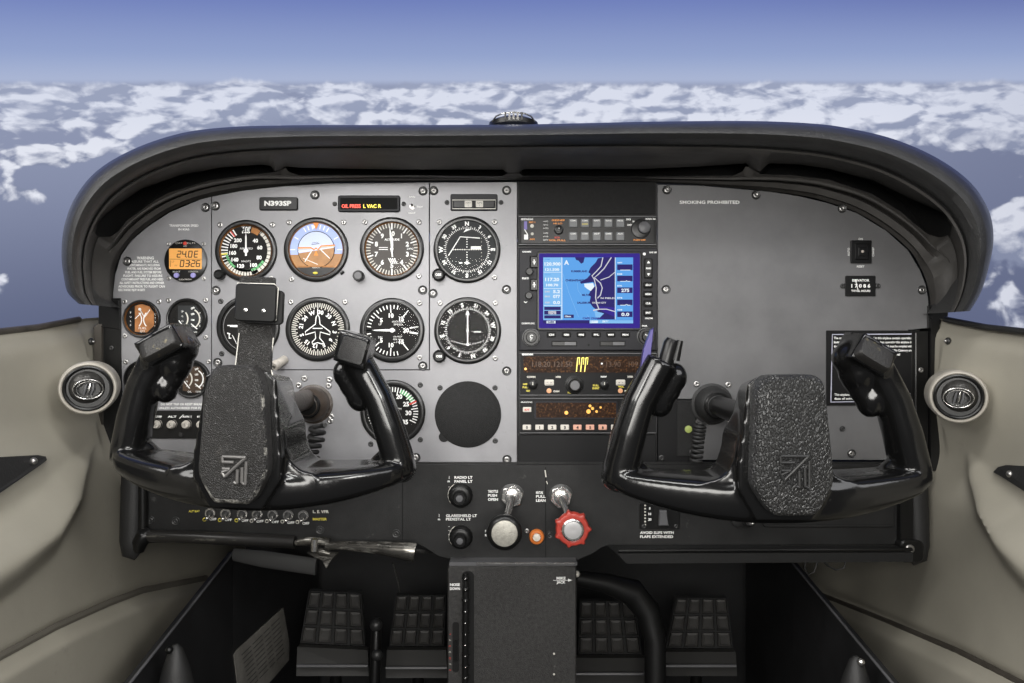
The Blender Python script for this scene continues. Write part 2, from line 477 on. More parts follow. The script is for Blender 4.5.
    for px, py, rx, ry, am in ((50, 158, 40, 9, .33), (36, 194, 46, 11, .22), (0, 285, 18, 16, .2), (45, 266, 30, 7, .10), (1018, 232, 34, 30, .27), (1000, 290, 30, 20, .1), (820, 260, 150, 60, -.12), (500,250,400,80,-.1), (180,200,80,60,-.15), (180, 104, 60, 26, .05), (88, 100, 60, 22, .08), (120, 250, 90, 40, -.12),
                               (960, 190, 60, 34, -.16), (20, 230, 40, 12, -.1), (760, 108, 90, 40, .06), (900, 105, 120, 30, .05), (60, 128, 120, 8, -.05), (310, 96, 40, 30, -.03)):
        a_, e_ = dirpx(px, py)
        cov = M('ADD', cov, blob(a_, e_, rx / F * .9, ry / F * .95, am))
    dens = M('ADD', f0, cov)
    alpha = ramp(dens, .80, .875)
    top = ramp(el, -.012, .004, 1, 0)             # the deck ends in a soft ragged line
    rag = M('ADD', el, M('MULTIPLY', M('SUBTRACT', fbm(coords(3, 1, 14, 2.0), 1.0, 4, .6), .5), .030))
    top = ramp(rag, -.007, .001, 1, 0)
    alpha = M('MULTIPLY', alpha, top)
    light = M('MULTIPLY', M('SUBTRACT', f0, f1), 9)
    sh = M('ADD', M('ADD', light, .40), M('MULTIPLY', M('SUBTRACT', dens, .84), .9), None, True)
    ccol = mix(sh, (.215, .245, .36), (.80, .82, .90))
    veil = ramp(dep, .01, .10, .38, .05)
    ccol = mix(veil, ccol, (.50, .56, .74))
    rightdim = M('MULTIPLY', ramp(az, .42, .62), .25)
    ccol = mix(rightdim, ccol, (.25, .28, .40))
    def bgd(c):
        b_ = N.new('ShaderNodeBackground'); b_.inputs['Strength'].default_value = 1.0
        if isinstance(c, tuple): b_.inputs['Color'].default_value = (*c, 1)
        else: L.new(c, b_.inputs['Color'])
        return b_.outputs[0]
    def mxs(f, a_, b_):
        m_ = N.new('ShaderNodeMixShader'); L.new(f, m_.inputs[0]); L.new(a_, m_.inputs[1]); L.new(b_, m_.inputs[2]); return m_.outputs[0]
    deck = bgd(mix(alpha, mix(ramp(el, -.008, .004), haze, sky), ccol))
    up = bgd(sky); low = bgd((.07, .07, .08))
    front = mxs(ramp(el, .013, .015), mxs(ramp(el, -.50, -.42), low, deck), up)
    # behind the pilot an even dim grey, kept low for dark reflections
    back = ramp(y, .60, .15)
    o = N.new('ShaderNodeOutputWorld'); L.new(mxs(back, front, bgd(BACK)), o.inputs['Surface'])
    w.cycles.sampling_method = 'MANUAL'; w.cycles.sample_map_resolution = 256
BACK = (.085, .085, .09)
build_world()

def lamp(kind, name, loc, target, energy, size=.5, sy=None, col=(1, 1, 1)):
    l = bpy.data.lights.new(name, kind); l.energy = energy; l.color = col
    if kind == 'AREA':
        l.shape = 'RECTANGLE'; l.size = size; l.size_y = sy or size
    o = bpy.data.objects.new(name, l); COL.objects.link(o); o.location = loc
    d = Vector(target) - Vector(loc); o.rotation_euler = d.to_track_quat('-Z', 'Y').to_euler()
    return o
# daylight through the cabin windows beside the pilot
lamp('AREA', 'left_window_daylight', (-1.15, -.95, 1.50), (.1, 0, .6), 14, 1.0, .6, (1, .98, .95))
lamp('AREA', 'right_window_daylight', (1.15, -1.1, 1.45), (.25, -.2, .4), 6, .9, .6, (.98, .98, 1))
lamp('AREA', 'rim_highlight_fill', (.03, -.85, 1.62), (0, -.10, .93), 9, .9, .16, (1, .99, .97))  # unseen lamp added overhead to draw a highlight along the glareshield rim
_s = lamp('SPOT', 'panel_fill_spot', (-.34, -.95, 1.12), (-.20, 0, .78), 17, col=(1, .985, .96))  # unseen spot added to brighten the left and middle of the panel
_s.data.spot_size = math.radians(44); _s.data.spot_blend = 1.0; _s.data.shadow_soft_size = .09
lamp('AREA', 'low_cabin_fill', (0, -1.35, .80), (-.05, .1, .30), 10, .7, .35, (1, .975, .93))  # unseen fill added behind the camera to lift the lower cabin

for _n, _sx, _e in (('right_fill_spot', 1, 13), ('left_fill_spot', -1, 9)):  # unseen spots added to brighten the opposite sidewalls
    _s = lamp('SPOT', _n, (.50 * _sx, -1.0, 1.02), (-.52 * _sx, .0, .40), _e, col=(1, .98, .94))
    _s.data.spot_size = math.radians(46); _s.data.spot_blend = 1.0; _s.data.shadow_soft_size = .10
# ================================================================= cabin shell
SILL = [(-.47, -.020), (-.30, .000), (-.2, -.003 + .006), (-.10, .012), (0, .026), (.06, .030), (.5, .030)]
def sill(y):
    for (a, b), (c, d) in zip(SILL, SILL[1:]):
        if y <= c: return b + (d - b) * max(0, min(1, (y - a) / (c - a)))
    return SILL[-1][1]

def seg_dist(p, a, b):
    ax, ay = a; bx, by = b; dx, dy = bx - ax, by - ay
    t = max(0, min(1, ((p[0] - ax) * dx + (p[1] - ay) * dy) / (dx * dx + dy * dy + 1e-9)))
    return math.hypot(p[0] - ax - t * dx, p[1] - ay - t * dy)
def inside(p, poly):
    c = False; j = len(poly) - 1
    for i in range(len(poly)):
        if (poly[i][1] > p[1]) != (poly[j][1] > p[1]) and p[0] < (poly[j][0] - poly[i][0]) * (p[1] - poly[i][1]) / (poly[j][1] - poly[i][1]) + poly[i][0]: c = not c
        j = i
    return c
def sst(x):
    x = max(0, min(1, x)); return x * x * (3 - 2 * x)

LOBE_L = [(92, 436), (86, 470), (76, 508), (48, 556), (0, 598), (-180, 720), (-180, 600), (0, 505)]
LOBE_R = [(960, 447), (957, 480), (968, 522), (996, 566), (1024, 596), (1190, 740), (1190, 590), (1024, 507)]
FOLD_L = [(205, 578), (142, 590), (107, 603), (53, 627), (0, 655), (-150, 740)]
FOLD_R = [(820, 594), (887, 621), (958, 651), (1024, 684), (1150, 740)]
def wall_x(side, y, z):
    """inner face of the moulded sidewall, metres from the centre line"""
    X = (.5035 + .0155 * sst((z - (ZC - .15)) / .07)) if side < 0 else (.508 + .016 * sst((z - (ZC - .20)) / .07))
    k = F / (D + y); px = CX + side * X * k; py = CY - (z - ZC) * k
    h = 0.0
    lobe = LOBE_L if side < 0 else LOBE_R
    if inside((px, py), lobe):
        d = min(seg_dist((px, py), lobe[i - 1], lobe[i]) for i in range(len(lobe)))
        h += .032 * sst(min(1, d / 42.0)) ** .8
    fold = FOLD_L if side < 0 else FOLD_R
    d = min(seg_dist((px, py), a, b) for a, b in zip(fold, fold[1:]))
    below = 1 if any(min(a[0], b[0]) <= px <= max(a[0], b[0]) and py > a[1] + (b[1] - a[1]) * (px - a[0]) / (b[0] - a[0]) for a, b in zip(fold, fold[1:])) else 0
    if below: h += .014 * sst(d / 14.0)
    h -= .006 * math.exp(-(d / 5.0) ** 2)
    # swell that carries the air vent
    vc = (88, 389) if side < 0 else (957, 395)
    r = math.hypot(px - vc[0], py - vc[1]); h += .016 * math.exp(-(r / 40.0) ** 2) * (1 if y < -.02 else 0.3)
    # soft swelling waves of the vinyl
    h += .010 * math.sin(6.5 * z + 5 * y + side) * math.exp(-((z - ZC + .2) / .3) ** 2)
    h += .006 * noise.noise(Vector((y * 7 + side * 4, z * 6, 1.3)))
    # rolled top edge
    t = (sill(y) + ZC - z)
    h -= .010 * math.exp(-(t / .012) ** 2)
    return X - h

def build_wall(side):
    mb = MB()
    rows = []
    ny, nz = 170, 190
    for i in range(ny + 1):
        y = -.47 + .97 * (i / ny)
        top = ZC + sill(y); col = []
        col.append((side * .560, y, top - .002)); col.append((side * .533, y, top + .003))
        for j in range(nz + 1):
            z = top - (top - 0.0) * (j / nz) ** .92 if j else top
            col.append((side * wall_x(side, y, z), y, z))
        rows.append(col)
    mb.grid(rows, BEIGE, flip=(side > 0))
    # outer skin closes the shell
    mb.grid([[(side * .560, y, ZC + sill(y) - .002), (side * .560, y, 0)] for y in (-.47, -.2, 0, .5)], TRIMB, smooth=False)
    return struct('wall_left' if side < 0 else 'wall_right', mb)
build_wall(-1); build_wall(1)

def wall_pt(side, px, py, lift=0.0):
    """the point of the sidewall that the eye meets at px,py"""
    y = .0
    lo, hi = -.47, .5
    for _ in range(40):
        y = (lo + hi) / 2; p = U(px, py, y)
        if side * p.x < wall_x(side, y, p.z) - lift: lo = y
        else: hi = y
    return U(px, py, y)

# dark strips standing for the shade in the lower sidewall creases, window-sill trims
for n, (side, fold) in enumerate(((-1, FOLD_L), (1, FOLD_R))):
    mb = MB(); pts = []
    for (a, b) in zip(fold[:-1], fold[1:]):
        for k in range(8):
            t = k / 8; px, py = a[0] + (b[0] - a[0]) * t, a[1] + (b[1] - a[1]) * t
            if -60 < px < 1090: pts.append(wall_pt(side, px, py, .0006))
    mb.tube(pts, .0052 if side < 0 else .0036, mat('crease_shade', (.13, .12, .10), .6) if side < 0 else TRIMB, n=8)
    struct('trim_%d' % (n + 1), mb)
for n, side in enumerate((-1, 1)):
    mb = MB()
    pts = [(side * (.530), y, ZC + sill(y) + .004) for y in [-.46 + .02 * i for i in range(23)]]
    mb.tube(pts, .0036, TRIMB if side < 0 else RUBB, n=10, flat=1.0)
    struct('trim_%d' % (n + 3), mb)

mb = MB(); mb.M = Matrix.Identity(4)
mb.add([(-.55, -.5, 0), (.55, -.5, 0), (.55, .62, 0), (-.55, .62, 0), (-.55, -.5, -.02), (.55, -.5, -.02), (.55, .62, -.02), (-.55, .62, -.02)],
       [(0, 1, 2, 3), (4, 7, 6, 5), (0, 4, 5, 1), (2, 6, 7, 3), (1, 5, 6, 2), (3, 7, 4, 0)], CARP)
struct('floor', mb)
mb = MB(); mb.box(-.55, .55, 0, ZC + .19, .50, .53, KICK)
struct('wall_front', mb)

# ================================================================= glareshield
def glareshield():
    ctrl = [((113, 307), (79, 304)), ((113.5, 297), (68, 293)), ((113.5, 285), (64, 278)), ((115, 268), (61.5, 254)), ((121, 254), (64.5, 225)), ((132, 239), (76, 196)), ((147, 226), (98, 170)),
            ((170, 211), (135, 148.5)), ((200, 199), (182, 133)), ((240, 190.5), (230, 127)), ((285, 185.5), (280, 125.5)), ((330, 182.5), (330, 125)), ((420, 181.5), (420, 125)),
            ((517, 180.5), (517, 124.5)), ((590, 181), (590, 123)), ((658, 183), (660, 121.5)), ((740, 188), (750, 121)), ((798.6, 195), (812, 123.5)), ((828, 202), (850, 128.5)), ((857, 212.5), (895, 139.5)),
            ((886, 230), (937, 158)), ((910, 250.6), (970, 182)), ((921.5, 269.6), (988.5, 210)), ((927, 284), (993.5, 238)), ((930, 299), (989, 266)), ((930.5, 306), (981, 292)), ((930.5, 313), (970, 311))]
    def cr(p0, p1, p2, p3, t):
        return 0.5 * ((2 * p1) + (-p0 + p2) * t + (2 * p0 - 5 * p1 + 4 * p2 - p3) * t * t + (-p0 + 3 * p1 - 3 * p2 + p3) * t ** 3)
    st = []
    for i in range(len(ctrl) - 1):
        a, b, c, d = ctrl[max(i - 1, 0)], ctrl[i], ctrl[i + 1], ctrl[min(i + 2, len(ctrl) - 1)]
        n = max(6, int(math.dist(b[1], c[1]) / 2.2))
        for k in range(n):
            t = k / n
            st.append(tuple(Vector((cr(a[e][0], b[e][0], c[e][0], d[e][0], t), cr(a[e][1], b[e][1], c[e][1], d[e][1], t))) for e in (0, 1)))
    st.append((Vector(ctrl[-1][0]), Vector(ctrl[-1][1])))
    slots = [[(95, 234), (97.5, 223), (105, 215), (116, 206), (142, 188.5), (182, 174.5), (221, 167.5), (261, 164.5), (271, 166), (276, 172), (240, 176), (208, 181), (168.6, 193), (155.5, 200), (126.5, 221), (119, 231), (111, 236.5), (101, 237)],
             [(284, 166), (300, 167.8), (400, 169.5), (503, 169.5), (507, 173), (503, 176.5), (400, 175.2), (300, 175.5), (289, 172)],
             [(521, 170.5), (525, 169), (640, 169), (700, 166.5), (748, 163.2), (742, 172), (733, 175.5), (640, 176.5), (525, 176.5), (521, 175)],
             [(757, 174), (769, 163.2), (800, 164.5), (828, 168.6), (872, 180), (916, 201), (945, 214), (952, 227), (950, 235), (939, 237.5), (928, 234), (915, 224), (901, 212), (872, 194), (828, 179.5), (790, 175)]]
    rng = []
    for I, O in st:
        hit = None
        ts = [k / 400 for k in range(401)]
        for s in slots:
            ins = [t for t in ts if inside(tuple(I + (O - I) * t), s)]
            if ins: hit = (min(ins), max(ins))
        rng.append(hit)
    n = len(st)
    known = [i for i in range(n) if rng[i]]
    # smooth course of the inner ridges: they run clear of every slot, and fade where there is none
    los = []
    for i in range(n):
        if rng[i]: los.append(rng[i][0])
        else:
            near = sorted(known, key=lambda k_: abs(k_ - i))[0]; los.append(rng[near][0])
    W_ = 9; mn_ = [min(los[max(0, i - W_):i + W_ + 1]) for i in range(n)]
    lsm = [sum(mn_[max(0, i - W_):i + W_ + 1]) / len(mn_[max(0, i - W_):i + W_ + 1]) for i in range(n)]
    pre = [1.0 if rng[i] else 0.0 for i in range(n)]
    for i in range(known[0], known[-1]): pre[i] = 1.0
    psm = [sum(pre[max(0, i - 8):i + 9]) / len(pre[max(0, i - 8):i + 9]) for i in range(n)]
    mb = MB(); rows = []
    for i in range(n):
        I, O = st[i]
        if rng[i]: lo, hi = rng[i]; wpx = (hi - lo) * (O - I).length; a = min(1, wpx / 3.0)
        else:
            j0 = max([k for k in known if k < i], default=None); j1 = min([k for k in known if k > i], default=None)
            if j0 is None: m_ = sum(rng[j1]) / 2
            elif j1 is None: m_ = sum(rng[j0]) / 2
            else:
                f = (i - j0) / (j1 - j0); m_ = sum(rng[j0]) / 2 * (1 - f) + sum(rng[j1]) / 2 * f
            lo, hi, a = m_ - .012, m_ + .012, 0
        lo = max(lo, .08)
        ys = -.045
        e = .012
        rim0 = .58
        ls = max(.07, min(lsm[i], lo)); pr = psm[i]
        def rl(v, flat): return flat + (v - flat) * pr
        prof = [(0, .0035), (ls * .18, rl(-.001, -.004)), (ls * .24, rl(-.010, -.008)), (ls * .55, rl(-.014, -.016)), (ls * .62, rl(-.008, -.018)), (ls * .80, rl(-.022, -.022)), (lo - .004, -.030),
                (lo, -.031 + a * .004), (lo + e * .3, -.03 + a * .075), (hi - e * .3, -.034 + a * .085), (hi, -.036 + a * .002), (hi + .006, -.040),
                (hi + (rim0 - hi) * .25, -.052), (hi + (rim0 - hi) * .6, -.074), (rim0 - .02, -.090), (rim0 + .012, -.092), (rim0 + .035, -.0895), (rim0 + (1 - rim0) * .16, -.102), (rim0 + (1 - rim0) * .34, -.116),
                (rim0 + (1 - rim0) * .55, -.122), (rim0 + (1 - rim0) * .76, -.119), (rim0 + (1 - rim0) * .91, -.108), (1.0, -.088)]
        row = [U(*(I + (O - I) * t), y) for t, y in prof]
        top = row[-1]
        cen = Vector((0.015, 0, ZC + .02))
        out = Vector((top.x - cen.x, 0, top.z - cen.z)).normalized()
        row.append(top + Vector((0, .03, 0)) + out * .0015); row.append(top + Vector((0, .10, 0)) - out * .002)
        row.append(top + Vector((0, .60, 0)) - out * .05)
        rows.append(row)
    mb.grid(rows[:], PADUNDER, flip=False)
    w = len(rows[0])
    # rim and top surface wear the padded vinyl, slots the dark of the duct
    padi = mb.mi(PAD); vo = mb.mi(VOID); k = 0
    for i in range(len(rows) - 1):
        for j in range(w - 1):
            if j >= 15: mb.m[k] = padi
            if 7 <= j <= 9 and rng[i] and (rng[i][1] - rng[i][0]) * (st[i][1] - st[i][0]).length > 2: mb.m[k] = vo
            k += 1
    # end caps
    for row, rv in ((rows[0], False), (rows[-1], True)):
        c = sum((Vector(p) for p in row[:23]), Vector()) / 23
        c = c + Vector((0, .04, 0))
        vs = [c] + row; fs = [(0, q + 1, q) if not rv else (0, q, q + 1) for q in range(1, len(row))]
        mb.add(vs, fs, PADUNDER)
    t = thing('glareshield', 'black padded glareshield hood curving over the whole instrument panel', 'glareshield', (0, 0, ZC))
    mb.M = Matrix.Identity(4)
    off = Vector((0, 0, -ZC)); mb.v = [v + off for v in mb.v]
    part('padded_hood', mb, t)
    # two thin ridges that run under the slots
    for sgn, (i0, i1) in ((0, (0.08, .40)), (1, (.60, .93))):
        rb = MB(); pts = []; pts2 = []
        for i in range(int(n * i0), int(n * i1)):
            I, O = st[i]
            f = (i / n - i0) / (i1 - i0); b = math.sin(PI * f) * .05
            lo = rows[i]
            pts.append(Vector(rows[i][5]) + off + Vector((0, -.002, 0)))
        rb.tube(pts, [.0006 + .0022 * math.sin(PI * q / (len(pts) - 1)) for q in range(len(pts))], PADUNDER, n=8)
        part('slot_ridge', rb, t)
    return st
HOOD = glareshield()

# round cap on top of the glareshield
def top_cap():
    p = U(513.5, 125, -.03)
    t = thing('defroster_cap', 'low round black vented cap on top of the glareshield', 'cap', (p.x, p.y, p.z - .004))
    k = sc(-.03)
    mb = MB(k)
    R = 23
    zs = [(R + 2, 0), (R + 1.5, 4.5), (R - 2, 6.5), (R - 7, 8.5), (R - 14, 9.6), (0, 10)]
    mb.M = Matrix.Rotation(-PI / 2, 4, 'X')     # lathe axis y becomes -z ... turned upright
    mb.M = Matrix(((1, 0, 0, 0), (0, 0, 1, 0), (0, 1, 0, 0), (0, 0, 0, 1)))
    mb.lathe([(r, y) for r, y in zs], KNOB, n=48)
    part('cap_body', mb, t)
    mb = MB(k)
    for a in range(-8, 9, 4): mb.box(a - .9, a + .9, 1.5, 9, -R - 2.2 + abs(a) * .12, -R + 2, CHROME if abs(a) < 8 else DSTEEL)
    part('vent_fins', mb, t)
    mb = MB(k)
    for s in (-1, 1):
        mb.tube([(s * 21, -R + 10, 3), (s * 17, -R + 4, 6.5), (s * 11, -R + 1.5, 8.4), (0, -R + .5, 9.4)], .8, CHROME, n=8)
    part('cap_rim', mb, t)
top_cap()
# ================================================================= screws (one mesh, copied)
def make_screw_mesh(name, m, phillips=True):
    mb = MB(1)
    mb.lathe([(1, 0), (1, -.12), (.92, -.22), (.62, -.30), (.5, -.30), (.45, -.26), (0, -.26)], m, n=20)
    if phillips:
        for a in (40, 130):
            mb.M = Matrix.Rotation(math.radians(a), 4, 'Y'); mb.box(-.36, .36, -.085, .085, -.275, -.262, SLOT)
        mb.M = Matrix.Identity(4)
    else: mb.disc(.4, -.268, SLOT)
    return mb.mesh(name)
SCREW = make_screw_mesh('screw', STEEL)
SCREWD = make_screw_mesh('dark_screw', DSTEEL)
def screw(parent, x, y, z, r, dark=False, name='screw', rot=None, washer=False):
    """x,y,z in metres in the parent's frame"""
    o = bpy.data.objects.new(name, SCREWD if dark else SCREW); COL.objects.link(o); o.parent = parent
    o.location = (x, y, z); o.scale = (r,) * 3; o.rotation_euler = (0, random.uniform(0, 3) if rot is None else rot, 0)
    return o
WASH = None
def big_screw(parent, px, py, r=4.6, y=0.0, dark=False):
    """countersunk washer and screw, position in photo pixels"""
    p = U(px, py, y) - Vector(parent.location); k = sc(y)
    mb = MB(k); mb.lathe([(r, .35), (r, -.25), (r * .9, -.6), (r * .62, -.1), (0, -.1)], DSTEEL if dark else KGRY if r < 4.4 else DSTEEL, n=24)
    w = part('washer', mb, parent); w.location = p
    return screw(parent, p.x, p.y, p.z, r * .62 * k, dark)

def Q(px, py, o, y=0.0):
    """pixel -> (x,z) relative to thing o, metres"""
    p = U(px, py, y) - Vector(o.location); return (p.x, p.z)
def QS(pts, o, y=0.0): return [Q(a, b, o, y) for a, b in pts]

# ================================================================= main instrument panel
ip = thing('instrument_panel', 'grey metal instrument panel holding the round flight instruments, left of the avionics stack', 'instrument panel', U(315, 464, 0))
lx = [(113.5, 330), (113, 292), (115, 275), (121, 255), (132, 240), (147, 227), (170, 212), (200, 199.5), (211, 196.8)]
sheets = [lx + [(211, 464), (148, 464), (124, 464), (121, 345), (121, 330)],
          [(211.8, 196.5), (240, 191), (285, 186), (330, 183.5), (429, 182.5), (429, 369.5), (211.8, 369.5)],
          [(429.8, 182.5), (517, 182), (517, 464), (211.8, 464), (211.8, 370.3), (429.8, 370.3)]]
for s in sheets:
    mb = MB(); mb.prism(QS(s, ip), 0, .0022, GRAY, ch=.0004); part('panel_sheet', mb, ip)
mb = MB()
k = sc(0)
def T(mb, o, s, px, py, h, m=None, align='c', w=None, y=-.0004, rot=0, bold=.02, yy=0.0):
    x, z = Q(px, py, o, yy); mb.text(s, x, z, h * sc(yy), yy + y - o.location.y if yy else y, m or WHT, align, rot, bold, w * sc(yy) if w else None)
T(mb, ip, 'TRANSPONDER SPEED', 184, 225.6, 2.3, w=29); T(mb, ip, 'IN KIAS', 184, 229.4, 2, w=11); part('speed_lettering', mb, ip, 'white engraved lettering'); mb = MB()
W = ['WARNING', 'ASSURE THAT ALL', 'CONTAMINANTS, INCLUDING', 'WATER, ARE REMOVED FROM', 'FUEL AND FUEL SYSTEM BEFORE', 'FLIGHT. FAILURE TO ASSURE', 'CONTAMINANT FREE FUEL AND HEED', 'ALL SAFETY INSTRUCTIONS AND OWNER', 'ADVISORIES PRIOR TO FLIGHT CAN', 'RESULT IN BODILY INJURY OR DEATH']
for i, s in enumerate(W):
    yy_ = 258 + i * 3.55; x0, x1 = (133, 158) if i > 0 else (137, 155)
    xl = max(118.5, 133 - i * 1.9); xr = 158 + min(7, i * .9)
    if i == 0: xl, xr = 137, 154
    if i == 9: xr = 145
    T(mb, ip, s, (xl + xr) / 2, yy_, 2.3 if i else 3, w=xr - xl, bold=.03)
part('warning_lettering', mb, ip, 'white engraved warning text'); mb = MB()
T(mb, ip, 'DO NOT TRIP OR RESET BREAKERS', 184, 404.2, 2.2, w=46); T(mb, ip, 'UNLESS AUTHORISED FOR FLIGHT', 184, 408, 2.2, w=50)
part('breaker_lettering', mb, ip, 'white engraved lettering'); mb = MB()
T(mb, ip, 'ANN', 412, 197, 1.8, w=6); T(mb, ip, 'DAY', 420, 207, 1.8, w=6); T(mb, ip, 'NIGHT', 412, 213, 1.8, w=7)
part('panel_lettering', mb, ip, 'white engraved lettering')
for px, py in ((205.5, 207.5), (215.5, 206), (315, 195), (423, 191), (433.7, 190.7), (506.7, 190.4), (127.3, 261.3), (216, 290.5), (422.7, 290), (433, 293.5), (506.5, 289.5), (217.8, 362.5),
               (422.8, 366), (506.7, 371), (415.8, 457.5), (507, 459.5), (125, 451)):
    big_screw(ip, px, py, 4.7)
for px, py in ((304.5, 378.5), (329.5, 379.5), (331, 416.5), (289, 381)): screw(ip, *((U(px, py, 0) - Vector(ip.location))), 3.1 * k)
# tiny toggle beside the annunciator
t, k = pthing('toggle_switch', 'tiny day-night toggle switch beside the annunciator display', 'switch', 412, 207)
mb = MB(k); mb.lathe([(2.8, .3), (2.8, -.8), (1.6, -1), (1.6, -2), (0, -2)], STEEL, n=16); part('switch_nut', mb, t)
mb = MB(k); mb.tube([(0, -1.5, 0), (.3, -5, 1.6)], [.7, 1.1], CHROME, n=10); part('switch_lever', mb, t)

# right-hand panel
rp = thing('passenger_panel', 'bare grey metal panel on the right with SMOKING PROHIBITED lettering', 'instrument panel', U(800, 460, 0))
s = [(657.5, 184.5), (700, 185.5), (740, 189), (769, 191.5), (798.6, 196), (828, 203), (857, 213), (886, 230.5), (908, 250), (920, 270), (926, 285), (928.5, 300), (928.5, 328), (908, 330), (908, 460), (697, 460), (697, 399), (657.5, 399)]
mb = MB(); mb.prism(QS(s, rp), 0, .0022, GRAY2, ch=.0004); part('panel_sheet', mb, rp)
mb = MB(); T(mb, rp, 'SMOKING PROHIBITED', 709.5, 202.3, 3.2, w=60, bold=.03)
part('smoking_lettering', mb, rp, 'white engraved lettering'); mb = MB()
for s_, px, py, r_ in (('ON', 860.5, 239, 0), ('RESET', 860.5, 266.5, 0), ('AUTO', 848.5, 252, -90), ('ARMED', 873, 252, 90)): T(mb, rp, s_, px, py, 2.1, rot=r_)
part('panel_lettering', mb, rp, 'white engraved lettering')
for px, py in ((667, 190), (756, 195), (842, 208.5), (922, 290), (666, 289.5)): big_screw(rp, px, py, 4.6)
big_screw(rp, 842.5, 429, 3, dark=True); big_screw(rp, 851.5, 453.5, 4.4)

# black backing sheet of the avionics stack and the strips round it
av = thing('avionics_rack', 'black rack face behind the stacked radios in the middle of the panel', 'rack', U(587, 466, .004))
mb = MB(); mb.prism(QS([(517.6, 182), (657, 183), (657, 465), (517.6, 465)], av, 0), -.0035, 0, BLKP); part('rack_face', mb, av)
t, k = pthing('blanking_plate', 'rectangular black textured blanking plate above the audio panel', 'plate', 587, 215.3)
mb = MB(k); mb.rrect(-68.5, 68.5, .8, 33.6, -1.2, .8, PLATE, 1, .5); part('plate_face', mb, t)
t, k = pthing('blanking_plate', 'smooth black blanking plate below the transponder at the foot of the radio stack', 'plate', 587, 464.5)
mb = MB(k); mb.rrect(-68.5, 68.5, .4, 30, -2.2, .8, UNIT, 1, .5); part('plate_face', mb, t)
mb = MB(k); mb.text('', 0, 0, 1, 0, WHT)

# edge strips beside the grey sheets
t, k = pthing('panel_side_rail', 'dark riveted metal rail along the left end of the instrument panel', 'rail', 112, 460)
mb = MB(k); mb.rrect(-9, 9.5, 0, 162, -1, 2, KNOB, 1, .6); mb.rrect(-14, -9, 0, 136, -2, 2, TRIMB, .5); part('rail_strip', mb, t)
screw(t, 0, -1.1 * k, 112 * k, 2.4 * k, True)
t, k = pthing('panel_side_rail', 'glossy black riveted metal rail along the right end of the panel, beside the large placard', 'rail', 918, 460)
mb = MB(k); mb.rrect(-7.5, 10, 0, 129, -1, 2, KNOB, 1, .6); mb.tube([(-3, -1.2, 1), (-3, -1.2, 127)], 1.6, KNOB, n=8); part('rail_strip', mb, t)
screw(t, 2.5 * k, -1.1 * k, 90 * k, 2.6 * k)

# black structure behind the lower right corner of the stack
t = thing('relay_bracket', 'black sub-panel with small screws and a green bolt, behind the right yoke grip', 'bracket', U(677, 465, 0))
mb = MB(); mb.prism(QS([(658, 399.6), (696.5, 399.6), (696.5, 464), (658, 464)], t), 0, .003, UNIT); mb.prism(QS([(677, 400.5), (695.5, 400.5), (695.5, 456), (677, 456)], t), -.0015, 0, PLATE, ch=.0003); part('bracket_plate', mb, t)
for px, py, c in ((664.5, 405.7, 0), (661.5, 458, 1), (692, 452, 1)):
    p = U(px, py, -.001) - Vector(t.location); screw(t, p.x, p.y, p.z, 3 * sc(0), bool(c))
mb = MB(); x, z = Q(688, 429, t); kk = sc(0); mb.lathe([(3.6 * kk, 0), (3.6 * kk, -.003), (2 * kk, -.0035), (0, -.0035)], mat('green_bolt', (.35, .42, .12), .4), c=(x, z), n=16)
mb.M = Matrix.Translation((0, -.0015, 0)); part('bolt', mb, t, 'yellow-green bolt head')
mb = MB(); x, z = Q(651, 430, t); mb.rrect(x - 3.5 * kk, x + 3.5 * kk, z - 7 * kk, z + 5 * kk, -.0012, 0, KNOB); mb.text('H', x, z, 3 * kk, -.0016, WHT); mb.text('T', x, z - 5 * kk, 3 * kk, -.0016, WHT)

# large operating-limits placard
t, k = pthing('limitations_placard', 'large black placard with white lettering, behind the right yoke grip', 'placard', 868, 405.5)
mb = MB(k); mb.rrect(-42, 45, 0, 75, -.8, .6, UNIT, .5); mb.stroke([(-37.5, 4), (-36, 71), (44, 71.5)], 1.0, -.9, mat('placard_line', (.5, .5, .62), .4)); mb.stroke([(-38, 3.5), (45, 5)], .8, -.9, mat('placard_line', (.5, .5, .62), .4)); part('placard_plate', mb, t)
mb = MB(k)
for i, s in enumerate(('The markings and placards installed in this airplane contain operating', 'limitations which must be complied with when operating this airplane in', 'the Normal Category. Other operating limitations which must be complied with', 'when operating this airplane in this category or in the Utility Category are', 'contained in the Pilots Operating Handbook and FAA Approved', 'Airplane Flight Manual.')):
    w_ = 78 if i < 4 else (66 if i == 4 else 24); mb.text(s, -34.5, 67.5 - i * 4.1, 2.3, -.9, WHT, 'l', w=w_, bold=.03)
part('placard_lettering', mb, t); mb = MB(k)
mb.text('No acrobatic maneuvers', -12, 20, 2.1, -.9, WHT, 'l', w=30, bold=.03)
for i, s in enumerate(('Flight into known icing conditions prohibited.', 'This airplane is certified for the following flight operations as of', 'date of original airworthiness certificate:')):
    mb.text(s, (-20, -34, -34)[i], 15 - i * 4, 2.3, -.9, WHT, 'l', w=(50, 76, 60)[i], bold=.03)
mb.text('DAY NIGHT VFR IFR', -6, 3, 2.3, -.9, WHT, 'l', w=34, bold=.03)
part('placard_lettering', mb, t)

